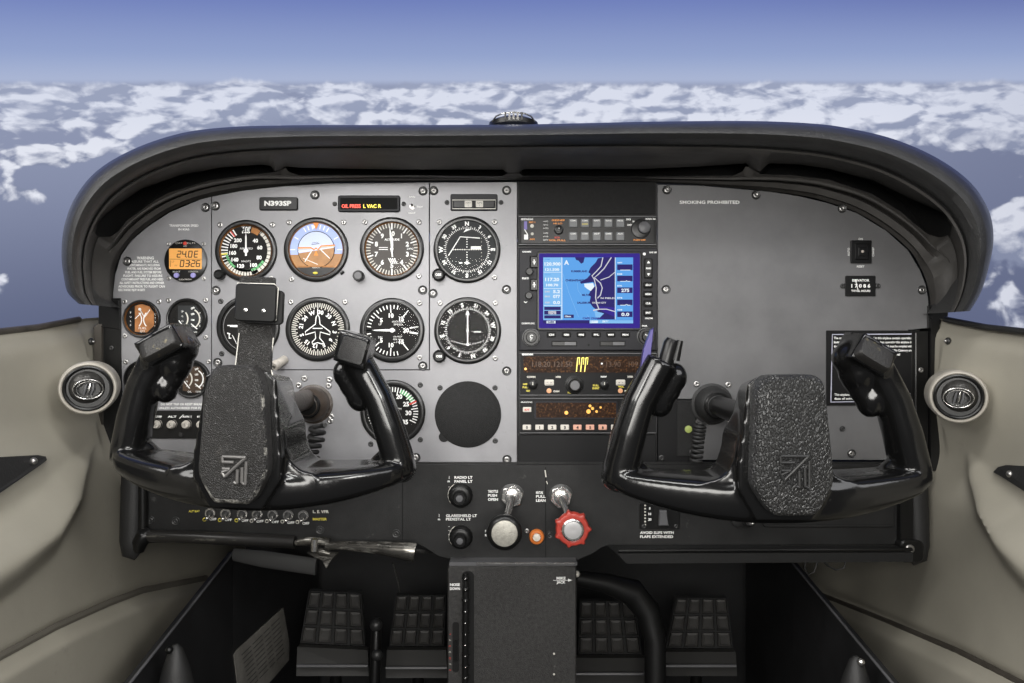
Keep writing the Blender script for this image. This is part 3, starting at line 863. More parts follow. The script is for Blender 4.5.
# small units on the passenger panel
t, k = pthing('locator_switch', 'small square black rocker switch at the upper right of the passenger panel', 'switch', 860.5, 252)
mb = MB(k); mb.rrect(-10.5, 10.5, -11.5, 11.5, -2, .5, KNOB, 1, .6); part('switch_frame', mb, t)
mb = MB(k); mb.rrect(-7, 7, -8, 8, -3.5, -1.8, UNIT, .6, .8); mb.rrect(-4, 4, -4.5, 4, -4.6, -3.4, KNOB, .6, .6); part('rocker', mb, t)
mb = MB(k); mb.lathe([(1.6, -4.5), (1.2, -5.4), (0, -5.6)], mat('led_lens', (.5, .45, .4), .3), n=12); part('indicator_lens', mb, t)
t, k = pthing('hour_meter', 'small rectangular black hour meter below the square rocker switch', 'meter', 860, 286)
mb = MB(k); mb.rrect(-15, 15, -10.2, 10.2, -1.6, .5, KNOB, .8, .4); mb.rrect(-17.5, 17.5, -2.5, 2.5, -.6, .5, KNOB, 2); part('meter_face', mb, t)
mb = MB(k); mb.text('ELEVATOR', 0, 5.5, 2.3, -1.8, WHT, w=17, bold=.03); mb.text('1 7 0 8 6', 0, 0, 3.4, -1.8, WHT, w=19, bold=.04); mb.text('TOTAL HOURS', 0, -5, 2.0, -1.8, WHT, w=19, bold=.03); mb.stroke([(-5.5, 6.5), (-2.5, -5.5)], .8, -1.9, WHT)
part('meter_lettering', mb, t)
for x_ in (-17.8, 17.8): screw(t, x_ * k, -.6 * k, 0, 2.5 * k, True)

# registration plate, annunciator, navigation source annunciator
t, k = pthing('registration_plate', 'small black plate with the white registration N393SP', 'nameplate', 279, 204)
mb = MB(k); mb.rrect(-19.3, 19.3, -6.6, 6.6, -2.2, .5, KNOB, 2, .9); part('plate_face', mb, t)
mb = MB(k); mb.text('N393SP', -.5, .3, 4.6, -2.35, WHT, w=27, bold=.05); part('plate_lettering', mb, t)
t, k = pthing('annunciator', 'black annunciator display with red and yellow lit letters', 'display', 369.3, 204)
mb = MB(k); mb.rrect(-31, 31, -8.3, 8.3, -2.5, .5, UNITG, 2.2, 1); mb.rrect(-28.5, 28.5, -5.8, 5.8, -2.7, -2.4, VOID, 1); part('display_housing', mb, t)
mb = MB(k); mb.text('OIL PRESS', -17.5, -2.6, 3.6, -2.9, LEDR, w=19, bold=.03); mb.text('L VAC R', 3.5, -2.6, 3.6, -2.9, LEDY, w=18, bold=.03); part('lit_letters', mb, t)
for x_ in (-34.5, 34.5): screw(t, x_ * k, -.3 * k, 0, 2.3 * k, True)
t, k = pthing('selector_annunciator', 'small black two-button annunciator above the upper course indicator', 'switch', 474, 202.5)
mb = MB(k); mb.rrect(-23.5, 23.5, -8.5, 8.3, -1.6, .5, UNITG, 1.5, .8); mb.stroke([(-21.5, -6.5), (21.5, -6.5), (21.5, 2.2), (-21.5, 2.2)], .8, -1.8, CRM, True); part('housing', mb, t)
for sx in (-1, 1):
    mb = MB(k); mb.rrect(sx * 10.5 - 10, sx * 10.5 + 10, -5.6, 1.4, -2.6, -1.4, KNOB, .8, .5); mb.rrect(sx * 5.6 - 3.6, sx * 5.6 + 3.6, -5.2, 1.2, -3, -2.5, CRM, .8)
    mb.text('NAV' if sx < 0 else 'GPS', sx * 5.6, -.9, 1.6, -3.1, KNOB, w=5); mb.text('1', sx * 5.6, -3.4, 1.6, -3.1, KNOB); part('push_button', mb, t)
for x_ in (-27, 27): screw(t, x_ * k, -.3 * k, 0, 2.4 * k, True)
# ================================================================= round instruments
def gauge(name, label, cat, cx, cy, R, group=None, rim=None, ir=.84, bez=2.2, screws=(45, 135, 225, 315), sr=None, glass=True, dark_screws=False, inner=None):
    """R in pixels. returns (thing, k, dial MB, dial radius) : bezel, screws and glass are built here"""
    t, k = pthing(name, label, cat, cx, cy, 0, group)
    mb = MB(k)
    mb.lathe([(R, .5), (R, -bez * .6), (R * .975, -bez), (R * .93, -bez * 1.25), (R * (ir + .02), -bez * 1.15), (R * ir, -.55), (R * ir - .3, -.5)], BEZ, n=64)
    # the last ring must not be closed into a disc
    mb.f.pop(); mb.m.pop(); mb.sm.pop()
    part('bezel', mb, t)
    if inner:
        mb = MB(k); n_ = 64
        mb.lathe([(R * (ir + .035), -bez * 1.2), (R * (ir - .005), -.6), (R * (ir - .03), -.58), (R * (ir + .0), -bez * 1.22)], inner, n=64)  # orange reflection inside the bezel, put into this ring's colour
        mb.f.pop(); mb.f.pop(); mb.m = mb.m[:-2]; mb.sm = mb.sm[:-2]
        part('bezel_reflection', mb, t, 'inner rim of the bezel, coloured for an amber reflection')
    for a in screws:
        a_ = math.radians(a); q = (sr or R * 1.19)
        screw(t, q * math.sin(a_) * k, -.1 * k, q * math.cos(a_) * k, 2.7 * k if R > 25 else 2.4 * k, dark_screws)
    return t, k
def add_glass(t, k, R, y=-2.0):
    mb = MB(k); mb.disc(R, y, GLASS, n=48); part('cover_glass', mb, t)
def knob(t, k, x, z, r, h=7, m=None, cap=None, label=None):
    mb = MB(k); mb.lathe([(r, .3), (r, -h * .7), (r * .9, -h * .9), (r * .72, -h), (r * .6, -h * .93), (0, -h * .93)] if cap is None else [(r, .3), (r, -h * .8), (r * .85, -h), (r * .62, -h)], m or KNOB, c=(x, z), n=28, knurl=14, kd=.05)
    if cap is not None: mb.disc(r * .66, -h - .05, cap, (x, z), 24)
    return part('setting_knob', mb, t, label)
def ticks(mb, angs, r0, r1, w, y, m):
    for a in angs: mb.tick(a, r0, r1, w, y, m)
def needle(t, k, pts, m=None, y=-1.5, hub=0, hm=None):
    mb = MB(k); mb.prism(pts, y, y + .25, m or WHT)
    if hub: mb.lathe([(hub, y), (hub * .8, y - .5), (0, y - .5)], hm or KNOB, n=20)
    return part('needle', mb, t)
def rotpts(pts, a):
    a = math.radians(-a); c, s = math.cos(a), math.sin(a); return [(x * c - z * s, x * s + z * c) for x, z in pts]
Y0 = -.55; Y1 = -.72

# ---- airspeed indicator
t, k = gauge('airspeed_indicator', 'airspeed indicator with white and green arcs, topmost dial at the left', 'gauge', 246.4, 251, 31, inner=AMB, screws=(45, 138, -45))
mb = MB(k); R = 25.6; mb.disc(R, Y0, DIALB if False else DIAL)
mb.ring(21.3, 24.6, Y1, CRM, a0=38, a1=165); mb.ring(18.6, 21.2, Y1, CRM, a0=165, a1=215); mb.ring(18.6, 21, Y1, GRNM, a0=120, a1=262); mb.ring(21, 24.8, Y1, CRM, a0=150, a1=240); mb.ring(19, 24, Y1, AMB, a0=14, a1=36)
ticks(mb, range(40, 170, 10), 19, 25, .7, Y1 - .1, DIAL); ticks(mb, range(165, 250, 7), 20, 25, .8, Y1 - .1, DIAL); ticks(mb, range(240, 335, 8), 18.3, 25, 1.2, Y1, WHT); mb.tick(262, 19, 25, 1.6, Y1 - .2, YELM); mb.tick(322, 18, 25, 1.3, Y1 - .2, REDM)
for s, a, r in (('40', 42, 13.8), ('60', 76, 14), ('80', 117, 14.5), ('100', 152, 16), ('120', 200, 16), ('140', 232, 14.2), ('160', 262, 13.6), ('180', 292, 13.2), ('200', 322, 13.5)): mb.dtext(s, a, r, 3.7, Y1, WHT, bold=.04)
mb.text('AIRSPEED', 0, 2.4, 1.9, Y1, WHT, w=13); mb.text('KNOTS', 0, -10.3, 1.8, Y1, WHT, w=9)
mb.poly([(-5, 17), (5, 17), (3.2, 24.5), (-3.2, 24.5)], Y1, DIAL); mb.ring(19, 24.6, Y1 + .05, AMB, a0=14, a1=34)
for i, z in enumerate((23.2, 21, 18.6)): mb.text(('TAS', '-10', '160')[i], 0, z, 1.8, Y1 - .1, WHT, w=(9, 7, 8)[i], bold=.05)
part('dial', mb, t); needle(t, k, [(-.9, -5), (.9, -5), (.7, 14), (0, 17.5), (-.7, 14)], hub=2.4, hm=WHT); add_glass(t, k, 26)
knob(t, k, -25.5, -24, 5, 8)
# ---- attitude indicator
t, k = gauge('attitude_indicator', 'attitude indicator with blue sky over brown ground, between airspeed indicator and altimeter', 'gauge', 316.4, 249.7, 32.3, screws=(45, -45, -140), inner=AMB)
mb = MB(k)
mb.disc(26.8, Y0, GNDM); sky = [(26.6 * math.sin(math.radians(a)), 26.6 * math.cos(math.radians(a))) for a in range(-101, 100, 5)] + [(26.5, -4.0), (-26.5, -5.2)]
mb.poly(sky, Y0 - .08, SKYM)
ticks(mb, (-60, -30, -20, -10, 10, 20, 30, 60), 20.5, 25, 1.1, Y1, WHT); ticks(mb, (-90, 90), 21, 26, .8, Y1, WHT)
part('roll_ring', mb, t, 'blue and brown outer ring with white bank marks')
mb = MB(k); mb.M = Matrix.Rotation(math.radians(-7), 4, 'Y'); mb.disc(18.6, -.9, VOID); mb.disc(17.9, -1.0, SKYM2)
mb.poly([(17.9 * math.sin(math.radians(a)), 17.9 * math.cos(math.radians(a))) for a in range(91, 270, 6)], -1.1, GNDM); mb.stroke([(-17.9, 0), (17.9, 0)], .8, -1.2, WHT); mb.stroke([(-14, -7), (0, -15)], .5, -1.2, WHT); mb.stroke([(-12.5, -10.5), (-4, 0)], .9, -1.2, WHT); mb.stroke([(12.5, -10.5), (4, 0)], .9, -1.2, WHT)
mb.stroke([(-4, 5.5), (4, 5.5)], .5, -1.2, KNOB); mb.text('PITCH', 0, 7, 1.3, -1.2, KNOB, w=6); part('horizon_ball', mb, t, 'pale blue and brown horizon disc')
mb = MB(k); mb.stroke([(-18, 1.6), (-5, 1.8), (-2, -.2), (0, 1.6), (2, -.2), (5, 3.4), (19, 4.4)], 1.4, -1.6, YELM if False else ORGM); mb.stroke([(-18, .2), (-5, .6)], .9, -1.62, CRM); mb.stroke([(5, 2.1), (19, 3.2)], .9, -1.62, CRM); mb.poly([(0, -1), (-2.4, -6), (2.4, -6)], -1.6, ORGM)
mb.poly([(-3, 26.6), (3, 26.6), (0, 19.5)], -1.6, ORGM); mb.disc(1.6, -1.65, WHT, (-2.5, 22.5)); part('aircraft_symbol', mb, t, 'orange aircraft symbol and pointer')
mb = MB(k); lo = [(26.9 * math.sin(math.radians(a)), 26.9 * math.cos(math.radians(a))) for a in range(132, 230, 6)]; mb.prism(lo, -2.0, -.6, BEZ); mb.stroke([(-17, -16.8), (17, -16.8)], .8, -2.1, AMB); mb.text('AIRPATH', 0, -18.2, 1.2, -2.1, CRM, w=8)
mb.ball((-.5, -2.3, -23.5), 1.6, YELM, 8, (1.6, .6, .8)); part('lower_mask', mb, t); add_glass(t, k, 26.5, -2.25)
mb = MB(k); mb.tube([(24.5, -.8, -24.5), (27.5, -.8, -21.5)], 1.4, KNOB, n=8); part('cage_peg', mb, t)
# ---- altimeter
t, k = gauge('altimeter', 'altimeter with a ring of white ticks and two upright hands, right of the attitude indicator', 'gauge', 392, 249.2, 32, inner=AMB, screws=(45, 135, -45))
mb = MB(k); mb.disc(26.8, Y0, DIALG if False else mat('dial_warm_black', (.035, .028, .022), .5)); ticks(mb, [7.2 * i for i in range(50)], 21.5, 26, .95, Y1, CRM); ticks(mb, [36 * i for i in range(10)], 19.5, 26, 1.3, Y1 - .05, WHT)
for i in range(10):
    if i not in (0,): mb.dtext(str(i), 36 * i, 16.3, 4.6, Y1, WHT, bold=.04)
mb.text('0', 1.2, 15.5, 4.6, Y1, WHT, bold=.04); mb.text('ALTITUDE', 0, 9.6, 2, Y1, WHT, w=15, bold=.04); mb.stroke([(-13, 1.6), (-4, 1.6)], .7, Y1, WHT); mb.stroke([(-13, -.4), (-4, -.4)], .7, Y1, WHT)
for j in range(4): mb.stroke([(-3.5 + j * 1.9, -9), (.5 + j * 1.9 - 1, -14.6)][:2], 1.0, Y1, WHT)
mb.rrect(14.5, 22, -1.5, 2.2, Y1 - .1, Y1, KNOB, .4); mb.text('2992', 18.3, .3, 2, Y1 - .2, WHT, w=6.5); part('dial', mb, t)
needle(t, k, [(-1, -3), (1.1, -3), (1.5, 5), (.8, 12), (0, 14), (-.8, 12)], hub=1.8, hm=WHT); needle(t, k, rotpts([(-.7, -8), (.7, -8), (.8, 16), (0, 24), (-.8, 16)], -5), y=-1.9); add_glass(t, k, 26.8, -2.2)
knob(t, k, -32.5, -27, 5.2, 9, cap=KGRY)
# ---- course deviation indicators
def cdi(label, cx, cy, hdg, kind):
    t, k = gauge('course_indicator', label, 'gauge', cx, cy, 33.5, ir=.86, screws=(45, 135, -45), sr=39)
    mb = MB(k); mb.disc(28.8, Y0, DIALG if kind == 'a' else DIAL); mb.ring(20.2, 20.8, Y1, KNOB)
    for i in range(72): mb.tick(i * 5 + hdg, 20.9, 20.9 + (2.6 if i % 2 == 0 else 1.5), .6, Y1, WHT)
    for i, s in enumerate(('N', '3', '6', 'E', '12', '15', 'S', '21', '24', 'W', '30', '33')): mb.dtext(s, i * 30 + hdg, 26, 3.3 if s not in 'NESW' else 4, Y1, WHT, upright=False, bold=.05)
    part('compass_card', mb, t)
    mb = MB(k); mb.disc(20.2, -.95, DIALG if kind == 'a' else DIAL)
    if kind == 'a':
        for i in range(-6, 7): mb.disc(.55, -1.05, WHT, (i * 2.3, 0)) if i else None
        for i in range(-4, 5): mb.disc(.6, -1.05, WHT, (0, i * 2.6)) if i else None
        for i in range(8): mb.disc(.4, -1.05, CRM, (14.5, -14 + i * 3.6))
        mb.stroke([(-14, 0), (14, 0)], .5, -1.06, CRM); mb.rrect(4, 14, .4, 3.2, -1.2, -1.0, WHT, .3); mb.rrect(-8, -4.5, -14, -12.6, -1.1, -1.0, WHT, .3); mb.poly([(-3, -13.3), (0, -15.2), (3, -13.3), (0, -11.4)], -1.1, WHT)
    else:
        mb.stroke([(-16, -10.5), (-8, -13), (0, -13.8), (8, -13), (16, -10.5)], .3, -1.05, KNOB)
        for i in range(-6, 7): mb.disc(.6, -1.06, WHT, (i * 2.6, -13.8 + abs(i) ** 1.7 * .17))
        mb.rrect(6, 13.5, -1.8, -.8, -1.2, -1.05, WHT, .3); mb.disc(1.6, -1.1, WHT, (0, -13.8), 16)
    part('deviation_face', mb, t)
    mb = MB(k)
    if kind == 'a':
        mb.stroke([(-18.4, -6), (-6.6, 12.8), (13, 11.4)], 1.0, -1.4, WHT); mb.poly([(-3.5, 17), (5, 20.5), (-1, 20.5)], -1.4, WHT)
    else:
        mb.prism([(-.6, -15), (.6, -15), (.6, 17), (0, 20), (-.6, 17)], -1.6, -1.4, WHT); mb.disc(1.4, -1.7, WHT, (0, 0), 14); mb.poly([(-2.4, 15.5), (2.4, 15.5), (0, 20.5)], -1.65, WHT)
    part('deviation_needle', mb, t); add_glass(t, k, 28.8, -2.2)
    knob(t, k, -28, -25.5, 6.3, 7); mb = MB(k); mb.disc(4.2, -6.7, KNOB, (-28, -25.5)); mb.text('OBS', -28, -25.5, 2.3, -7.0, WHT, w=6, bold=.04); part('knob_lettering', mb, t)
    return t
cdi('course indicator with a bent white needle, at the top right of the round dials', 467, 249.7, 0, 'a')
cdi('course indicator with one straight upright needle, above the blank round cover', 467.7, 330.6, 168, 'b')
# ---- turn coordinator (behind the chart clip)
t, k = gauge('turn_coordinator', 'turn coordinator dial mostly hidden behind the chart clip of the left yoke', 'gauge', 248.5, 327, 31.7, screws=(-47, -135), dark_screws=True)
mb = MB(k); mb.disc(26.6, Y0, DIAL); mb.ring(24.5, 25.1, Y1, mat('dial_line', (.2, .2, .2), .5))
for sx in (-1, 1):
    mb.stroke([(sx * 21, 1.5), (sx * 9, 1.5)], .9, Y1, WHT); mb.stroke([(sx * 21, -6), (sx * 18, -7.2)], 1.3, Y1, WHT); mb.stroke([(sx * 16, -8), (sx * 11, -18)], .6, Y1, WHT); mb.text('L' if sx < 0 else 'R', sx * 18.2, -9.5, 4, Y1, WHT, bold=.04)
mb.ring(14, 16, Y1, CRM, a0=150, a1=210); part('dial', mb, t)
mb = MB(k); mb.prism([(-18, 1), (-3, 1.8), (0, 4), (3, 1.8), (18, 1), (18, 0), (3, -.4), (0, -2), (-3, -.4), (-18, 0)], -1.5, -1.2, WHT); mb.ball((0, -1.4, -15), 2.2, KNOB, 8, (1, .4, 1)); part('aircraft_symbol', mb, t); add_glass(t, k, 26.6)
# ---- heading indicator
t, k = gauge('heading_indicator', 'heading indicator with a white aeroplane outline inside a compass ring', 'gauge', 318, 329.2, 32.2, screws=(45, -45))
mb = MB(k); mb.disc(27, Y0, DIAL); h = 70
for i in range(72): mb.tick(i * 5 + h, 22 if i % 2 else 20.3, 26.3, .95, Y1, CRM)
for i, s in enumerate(('N', '3', '6', 'E', '12', '15', 'S', '21', '24', 'W', '30', '33')): mb.dtext(s, i * 30 + h, 17, 4.0, Y1, WHT, upright=False, bold=.04)
part('compass_card', mb, t)
mb = MB(k); half = [(0, 14.5), (1.6, 12), (2.3, 5), (12.3, -2.5), (12.3, -5.6), (2.6, -2.8), (2.0, -9), (5.6, -13), (5.2, -15), (0, -13.4)]
full = half + [(-x, z) for x, z in half[::-1]][1:-1]
mb.stroke(full, 1.0, -1.2, WHT, True); mb.stroke([(-5, .8), (5, .8)], 1.0, -1.25, WHT); mb.stroke([(0, 14.5), (0, 20)], .9, -1.2, WHT); part('aeroplane_outline', mb, t); add_glass(t, k, 27)
mb = MB(k); mb.M = Matrix.Translation((-33.5, 0, -30.5)) @ Matrix.Rotation(math.radians(-32), 4, 'Z') @ Matrix.Rotation(math.radians(25), 4, 'X')
mb.lathe([(4.4, 1), (4.4, -9), (5, -9.6), (5, -14), (4.2, -15), (0, -15)], mat('worn_ivory', (.42, .39, .35), .4, var=.3, vscale=100), n=24); mb.text('o', 0, 0, 4.4, -15.15, KNOB, bold=.05); mb.stroke([(-3, .4), (3, -.4)], .8, -15.2, KNOB)
part('heading_knob', mb, t, 'worn ivory setting knob')
# ---- vertical speed indicator
t, k = gauge('vertical_speed_indicator', 'vertical speed indicator with its needle lying level to the left, behind the left yoke grip', 'gauge', 392.3, 330.3, 32.4, screws=(45, 135))
mb = MB(k); mb.disc(27, Y0, DIAL)
for sgn in (-1, 1):
    for i in range(0, 21):
        a = 270 + sgn * (i * 8.6); mb.tick(a, 21.5 if i % 5 else 17.5, 25.5, 1.0, Y1, WHT) if i < 13 or i % 5 == 0 else None
    for s, i in (('5', 5), ('10', 10), ('15', 15)): mb.dtext(s, 270 + sgn * i * 8.6, 14.8, 4.2, Y1, WHT, bold=.04)
mb.text('20', 13.8, 0, 4.2, Y1, WHT, bold=.04); mb.stroke([(17.5, 1.8), (26, 3.4)], .8, Y1, WHT); mb.stroke([(17.5, -1.4), (26, -3)], .8, Y1, WHT); mb.text('VERTICAL', 6, 8.6, 1.8, Y1, WHT, w=13); mb.text('SPEED', 6, 5.8, 1.8, Y1, WHT, w=9)
for i in range(3): mb.text(('100 FEET', 'PER MIN', 'x100')[i], 5.6, -6.4 - i * 2.7, 1.6, Y1, WHT, w=9)
mb.text('UP', -12, 6, 2, Y1, WHT); mb.text('DN', -12, -7, 2, Y1, WHT); part('dial', mb, t)
needle(t, k, [(3, 1.1), (-6, 1.1), (-17, .6), (-20, 0), (-17, -.6), (-6, -1.1), (3, -1.1)], hub=2.4, hm=WHT); add_glass(t, k, 27); mb = MB(k); mb.disc(1.4, -.1, VOID, (-27, 26.3))
# ---- tachometer
t, k = gauge('tachometer', 'tachometer with green arc and red mark, partly behind the left yoke grip', 'gauge', 393, 412.3, 32.5, screws=(45, 135, 215), dark_screws=True)
mb = MB(k); mb.disc(27.4, Y0, DIAL); st_ = 7.0
for i in range(0, 36): mb.tick(-127 + i * st_ * .97 + 4, 20.5 if i % 5 else 18.5, 25.3, 1.0, Y1, WHT)
mb.ring(20.2, 24.4, Y1 + .04, GRNM, a0=20, a1=60); mb.tick(64.5, 18.5, 26, 1.6, Y1 - .1, REDM)
for s, a in (('5', -88), ('10', -55), ('15', -15), ('20', 22), ('25', 58), ('30', 92), ('35', 128)): mb.dtext(s, a, 15.6 if a > 40 else 17, 4.4, Y1, WHT, bold=.04)
mb.text('RPM', 6, 3.5, 2, Y1, WHT); mb.text('HOURS', -2, -8, 1.8, Y1, WHT); mb.text('1', 8.5, -6.5, 3.6, Y1, WHT, bold=.05)
part('dial', mb, t); needle(t, k, rotpts([(-1, -5), (1, -5), (.5, 20), (-.5, 20)], 232), hub=2.6, m=WHT); add_glass(t, k, 27.4)
# ---- blank round cover
t, k = pthing('round_cover_plate', 'blank black felt-textured round cover plate at the right of the tachometer', 'cover', 468, 414.3)
mb = MB(k); mb.lathe([(33.2, .4), (33.2, -.8), (32.5, -1.3), (0, -1.5)], PLATE, n=64); mb.lathe([(5.2, .4), (5.2, -1), (0, -1.2)], PLATE, c=(-24, -22.5), n=20); part('cover_disc', mb, t)
for x_, z_ in ((-28, 26.5), (27, 26.5), (27.3, -26.5)): screw(t, x_ * k, 0, z_ * k, 2.7 * k, True)

# ---- four small engine gauges
def small(label, cx, cy, R, face, kind, inner=None):
    t, k = gauge('engine_gauge', label, 'gauge', cx, cy, R, ir=.86, bez=2.4, sr=R * 1.27, inner=inner)
    mb = MB(k); mb.disc(R * .86, Y0, DIAL); q = R * .8
    if face is AMBF:
        mb.poly([(-.28 * q, .86 * q), (.1 * q, 1.0 * q), (.62 * q, .74 * q), (.9 * q, .3 * q), (.85 * q, -.45 * q), (.4 * q, -.9 * q), (-.28 * q, -.9 * q)] if False else [(-.45 * q, .85 * q), (.0, .98 * q), (.5 * q, .82 * q), (.8 * q, .4 * q), (.8 * q, -.45 * q), (.35 * q, -.9 * q), (-.45 * q, -.85 * q)], Y0 - .06, face)
    else: mb.poly([(-.55 * q, .8 * q), (.55 * q, .8 * q), (.95 * q, .1 * q), (.75 * q, -.6 * q), (.3 * q, -.9 * q), (-.55 * q, -.75 * q)], Y0 - .06, face)
    def arc(c, r, a0, a1, w, m): mb.ring(r - w / 2, r + w / 2, Y1, m, c=c, a0=a0, a1=a1)
    if kind == 'x':       # two arcs back to back
        arc((-.62 * q, -.05 * q), .62 * q, 45, 135, 1.1, WHT); arc((.75 * q, -.05 * q), .62 * q, 225, 315, 1.1, WHT)
        mb.stroke([(-.42 * q, -.0), (.02 * q, .45 * q)], .9, Y1 - .1, WHT); mb.disc(1.5, Y1 - .1, WHT, (-.12 * q, .62 * q), 14); mb.stroke([(-.1 * q, .6 * q), (.12 * q, .2 * q)], .8, Y1 - .1, WHT); mb.stroke([(.55 * q, .6 * q), (.2 * q, .1 * q)], .7, Y1 - .1, WHT)
        for i in range(4): mb.text('FULE'[i], -.72 * q, (.4 - i * .27) * q, 1.9, Y1, WHT); mb.text('QTYR'[i], .9 * q, (.3 - i * .26) * q, 1.9, Y1, WHT)
        mb.text('FUEL', .06 * q, -.62 * q, 2, Y1, WHT, w=8); mb.text('QTY', .06 * q, -.82 * q, 1.9, Y1, WHT, w=5)
    else:
        arc((-.55 * q, 0), .6 * q, 50, 135, 1.3, CRM); arc((.15 * q, 0), .62 * q, 30, 150, 1.3, CRM if kind == 'y' else WHT)
        mb.stroke([(-.5 * q, -.1 * q), (-.1 * q, -.6 * q)], 1, Y1 - .1, WHT); mb.stroke([(.25 * q, -.3 * q), (.62 * q, -.62 * q)], 1, Y1 - .1, WHT); mb.disc(1.3, Y1 - .1, KNOB, (-.78 * q, -.05 * q), 14)
        for i in range(4): mb.text(('20', '15', '10', '5')[i], -.28 * q, (.45 - i * .3) * q, 1.7, Y1, WHT, rot=-20 + i * 20); mb.text(('200', '150', '100', '75')[i], .35 * q, (.65 - i * .36) * q, 1.8, Y1, WHT, rot=-20 + i * 12, bold=.04)
        for i in range(4): mb.text('VACE'[i], .78 * q, (.35 - i * .26) * q, 1.8, Y1, WHT)
        mb.text('OIL', -.1 * q, -.82 * q, 1.9, Y1, WHT); mb.text('TEMP', .45 * q, -.82 * q, 1.7, Y1, WHT)
    part('dial', mb, t); add_glass(t, k, R * .86, -2.1)
small('small amber-faced engine gauge under the WARNING lettering', 142, 318.8, 19, AMBF, 'x', AMB)
small('small dark engine gauge right of the amber-faced gauge', 187.3, 318.8, 20.6, DIALG, 'y')
small('small brown-faced engine gauge just right of the left yoke grip head', 191.5, 379, 19.3, DIALB, 'z')
small('small engine gauge hidden behind the left yoke grip', 143, 379, 19, DIAL, 'z')

# ---- digital clock
t, k = pthing('digital_clock', 'round digital clock with an amber two-line display', 'clock', 186.3, 261)
mb = MB(k); mb.lathe([(21.3, .4), (21.3, -1.6), (20.4, -2.3), (0, -2.3)], BEZ, n=48); part('clock_face', mb, t)
mb = MB(k); mb.rrect(-16, 16.5, -8.3, 12.2, -2.7, -2.2, LCDF, 1.2); mb.rrect(-16.4, 17, 1.3, 1.8, -2.8, -2.6, AMB, .2); part('clock_display', mb, t, 'amber liquid-crystal display')
SEG = {'0': 'abcdef', '2': 'abged', '3': 'abgcd', '4': 'fgbc', '6': 'afgedc', '8': 'abcdefg', 'E': 'afged'}
def seg7(mb, ch, x, z, w, h, y, m, t_=.9):
    P = {'a': [(0, h), (w, h)], 'b': [(w, h), (w, h / 2)], 'c': [(w, h / 2), (w, 0)], 'd': [(0, 0), (w, 0)], 'e': [(0, 0), (0, h / 2)], 'f': [(0, h / 2), (0, h)], 'g': [(0, h / 2), (w, h / 2)]}
    for s_ in SEG.get(ch, ''): mb.stroke([(x + a + b * .12, z + b) for a, b in P[s_]], t_, y, m)
mb = MB(k)
for ch, x_ in (('2', -8), ('4', -3), ('0', 3.2), ('E', 9)): seg7(mb, ch, x_, 3.5, 3.3, 6, -2.9, LCDK)
mb.disc(.6, -2.9, LCDK, (1.6, 3.6), 8)
for ch, x_ in (('0', -5), ('3', .3), ('2', 6), ('6', 11)): seg7(mb, ch, x_, -5.8, 3.3, 6, -2.9, LCDK)
for z_ in (-4.2, -1.8): mb.disc(.6, -2.9, LCDK, (4.8, z_), 8)
mb.stroke([(-14.5, .4), (-14.5, -6)], .5, -2.9, AMB); mb.text('LT', -12, -1, 1.8, -2.9, AMB); mb.text('FT', -9, -5, 1.8, -2.9, AMB); part('clock_digits', mb, t)
mb = MB(k); mb.text('OAT  VOLTS', 0, 17.6, 1.5, -2.5, CRM, w=20); mb.text('UTC', 0, 14.6, 1.5, -2.5, CRM); mb.text('SELECT', -8.8, -10.8, 1.5, -2.5, CRM, w=8); mb.text('CONTROL', 8.2, -10.8, 1.5, -2.5, CRM, w=10); mb.text('DAVTRON', 0, -18.6, 1.6, -2.5, CRM, w=12); part('clock_lettering', mb, t)
mb = MB(k); mb.lathe([(1.9, -2.2), (1.7, -3.6), (0, -3.9)], REDM, c=(0, 17.2), n=14); part('push_button', mb, t, 'small red button')
for x_ in (-8.5, 8.2):
    mb = MB(k); mb.lathe([(2.6, -2.2), (2.4, -4), (0, -4.3)], mat('button_lavender', (.28, .26, .55), .4), c=(x_, -14.6), n=16); part('push_button', mb, t, 'lavender-blue button')
for x_, z_ in ((-17.5, 17), (17.5, 17), (-17.5, -17.5), (17.5, -17.5)): screw(t, x_ * k, -.1 * k, z_ * k, 2.1 * k)
# ================================================================= radio stack (x 518-657)
def lx_(px, cx): return px - cx
# ---- audio panel
t, k = pthing('audio_panel', 'slim black audio selector panel with two rows of grey buttons, topmost radio of the stack', 'radio', 587.3, 246)
def A(px, py): return (px - 587.3, 246 - py)
mb = MB(k); mb.rrect(-69.3, 69.3, .3, 29.7, -3, .5, UNIT, 1.2, .6); mb.rrect(-66, 66, 2.6, 27.4, -3.4, -2.9, KNOB, 1); mb.stroke([(-68.6, 1), (68.6, 1), (68.6, 29), (-68.6, 29)], .6, -3.05, mat('edge_gray', (.16, .16, .165), .4), True); part('faceplate', mb, t)
for r_ in range(2):
    for c_ in range(5):
        x, z = A(572.8 + c_ * 11.7, 223.6 + r_ * 13); mb = MB(k); mb.rrect(x - 4.2, x + 4.2, z - 4.4, z + 4, -5, -3.3, BTN, .6, .6)
        mb.text(('COM1', 'COM2', 'NAV1', 'NAV2', 'MKR', 'COM1', 'COM2', 'ADF', 'DME', 'AUX')[r_ * 5 + c_], x, z + 2.2, 1.5, -5.1, WHT, w=5.6, bold=.04)
        if r_ == 0 and c_ == 1: mb.rrect(x - 3, x + 3, z - 1.6, z - .8, -5.1, -5, YELM, .2)
        part('push_button', mb, t)
mb = MB(k); x, z = A(558.5, 230.7); mb.lathe([(4.6, -3.3), (4.4, -6.5), (3.4, -7), (2.2, -7), (2, -8.6), (0, -8.8)], KNOB, c=(x, z), n=28, knurl=16, kd=.05); mb.rrect(x - .3, x + .3, z + .5, z + 2, -9, -8.6, WHT, .1); part('selector_knob', mb, t)
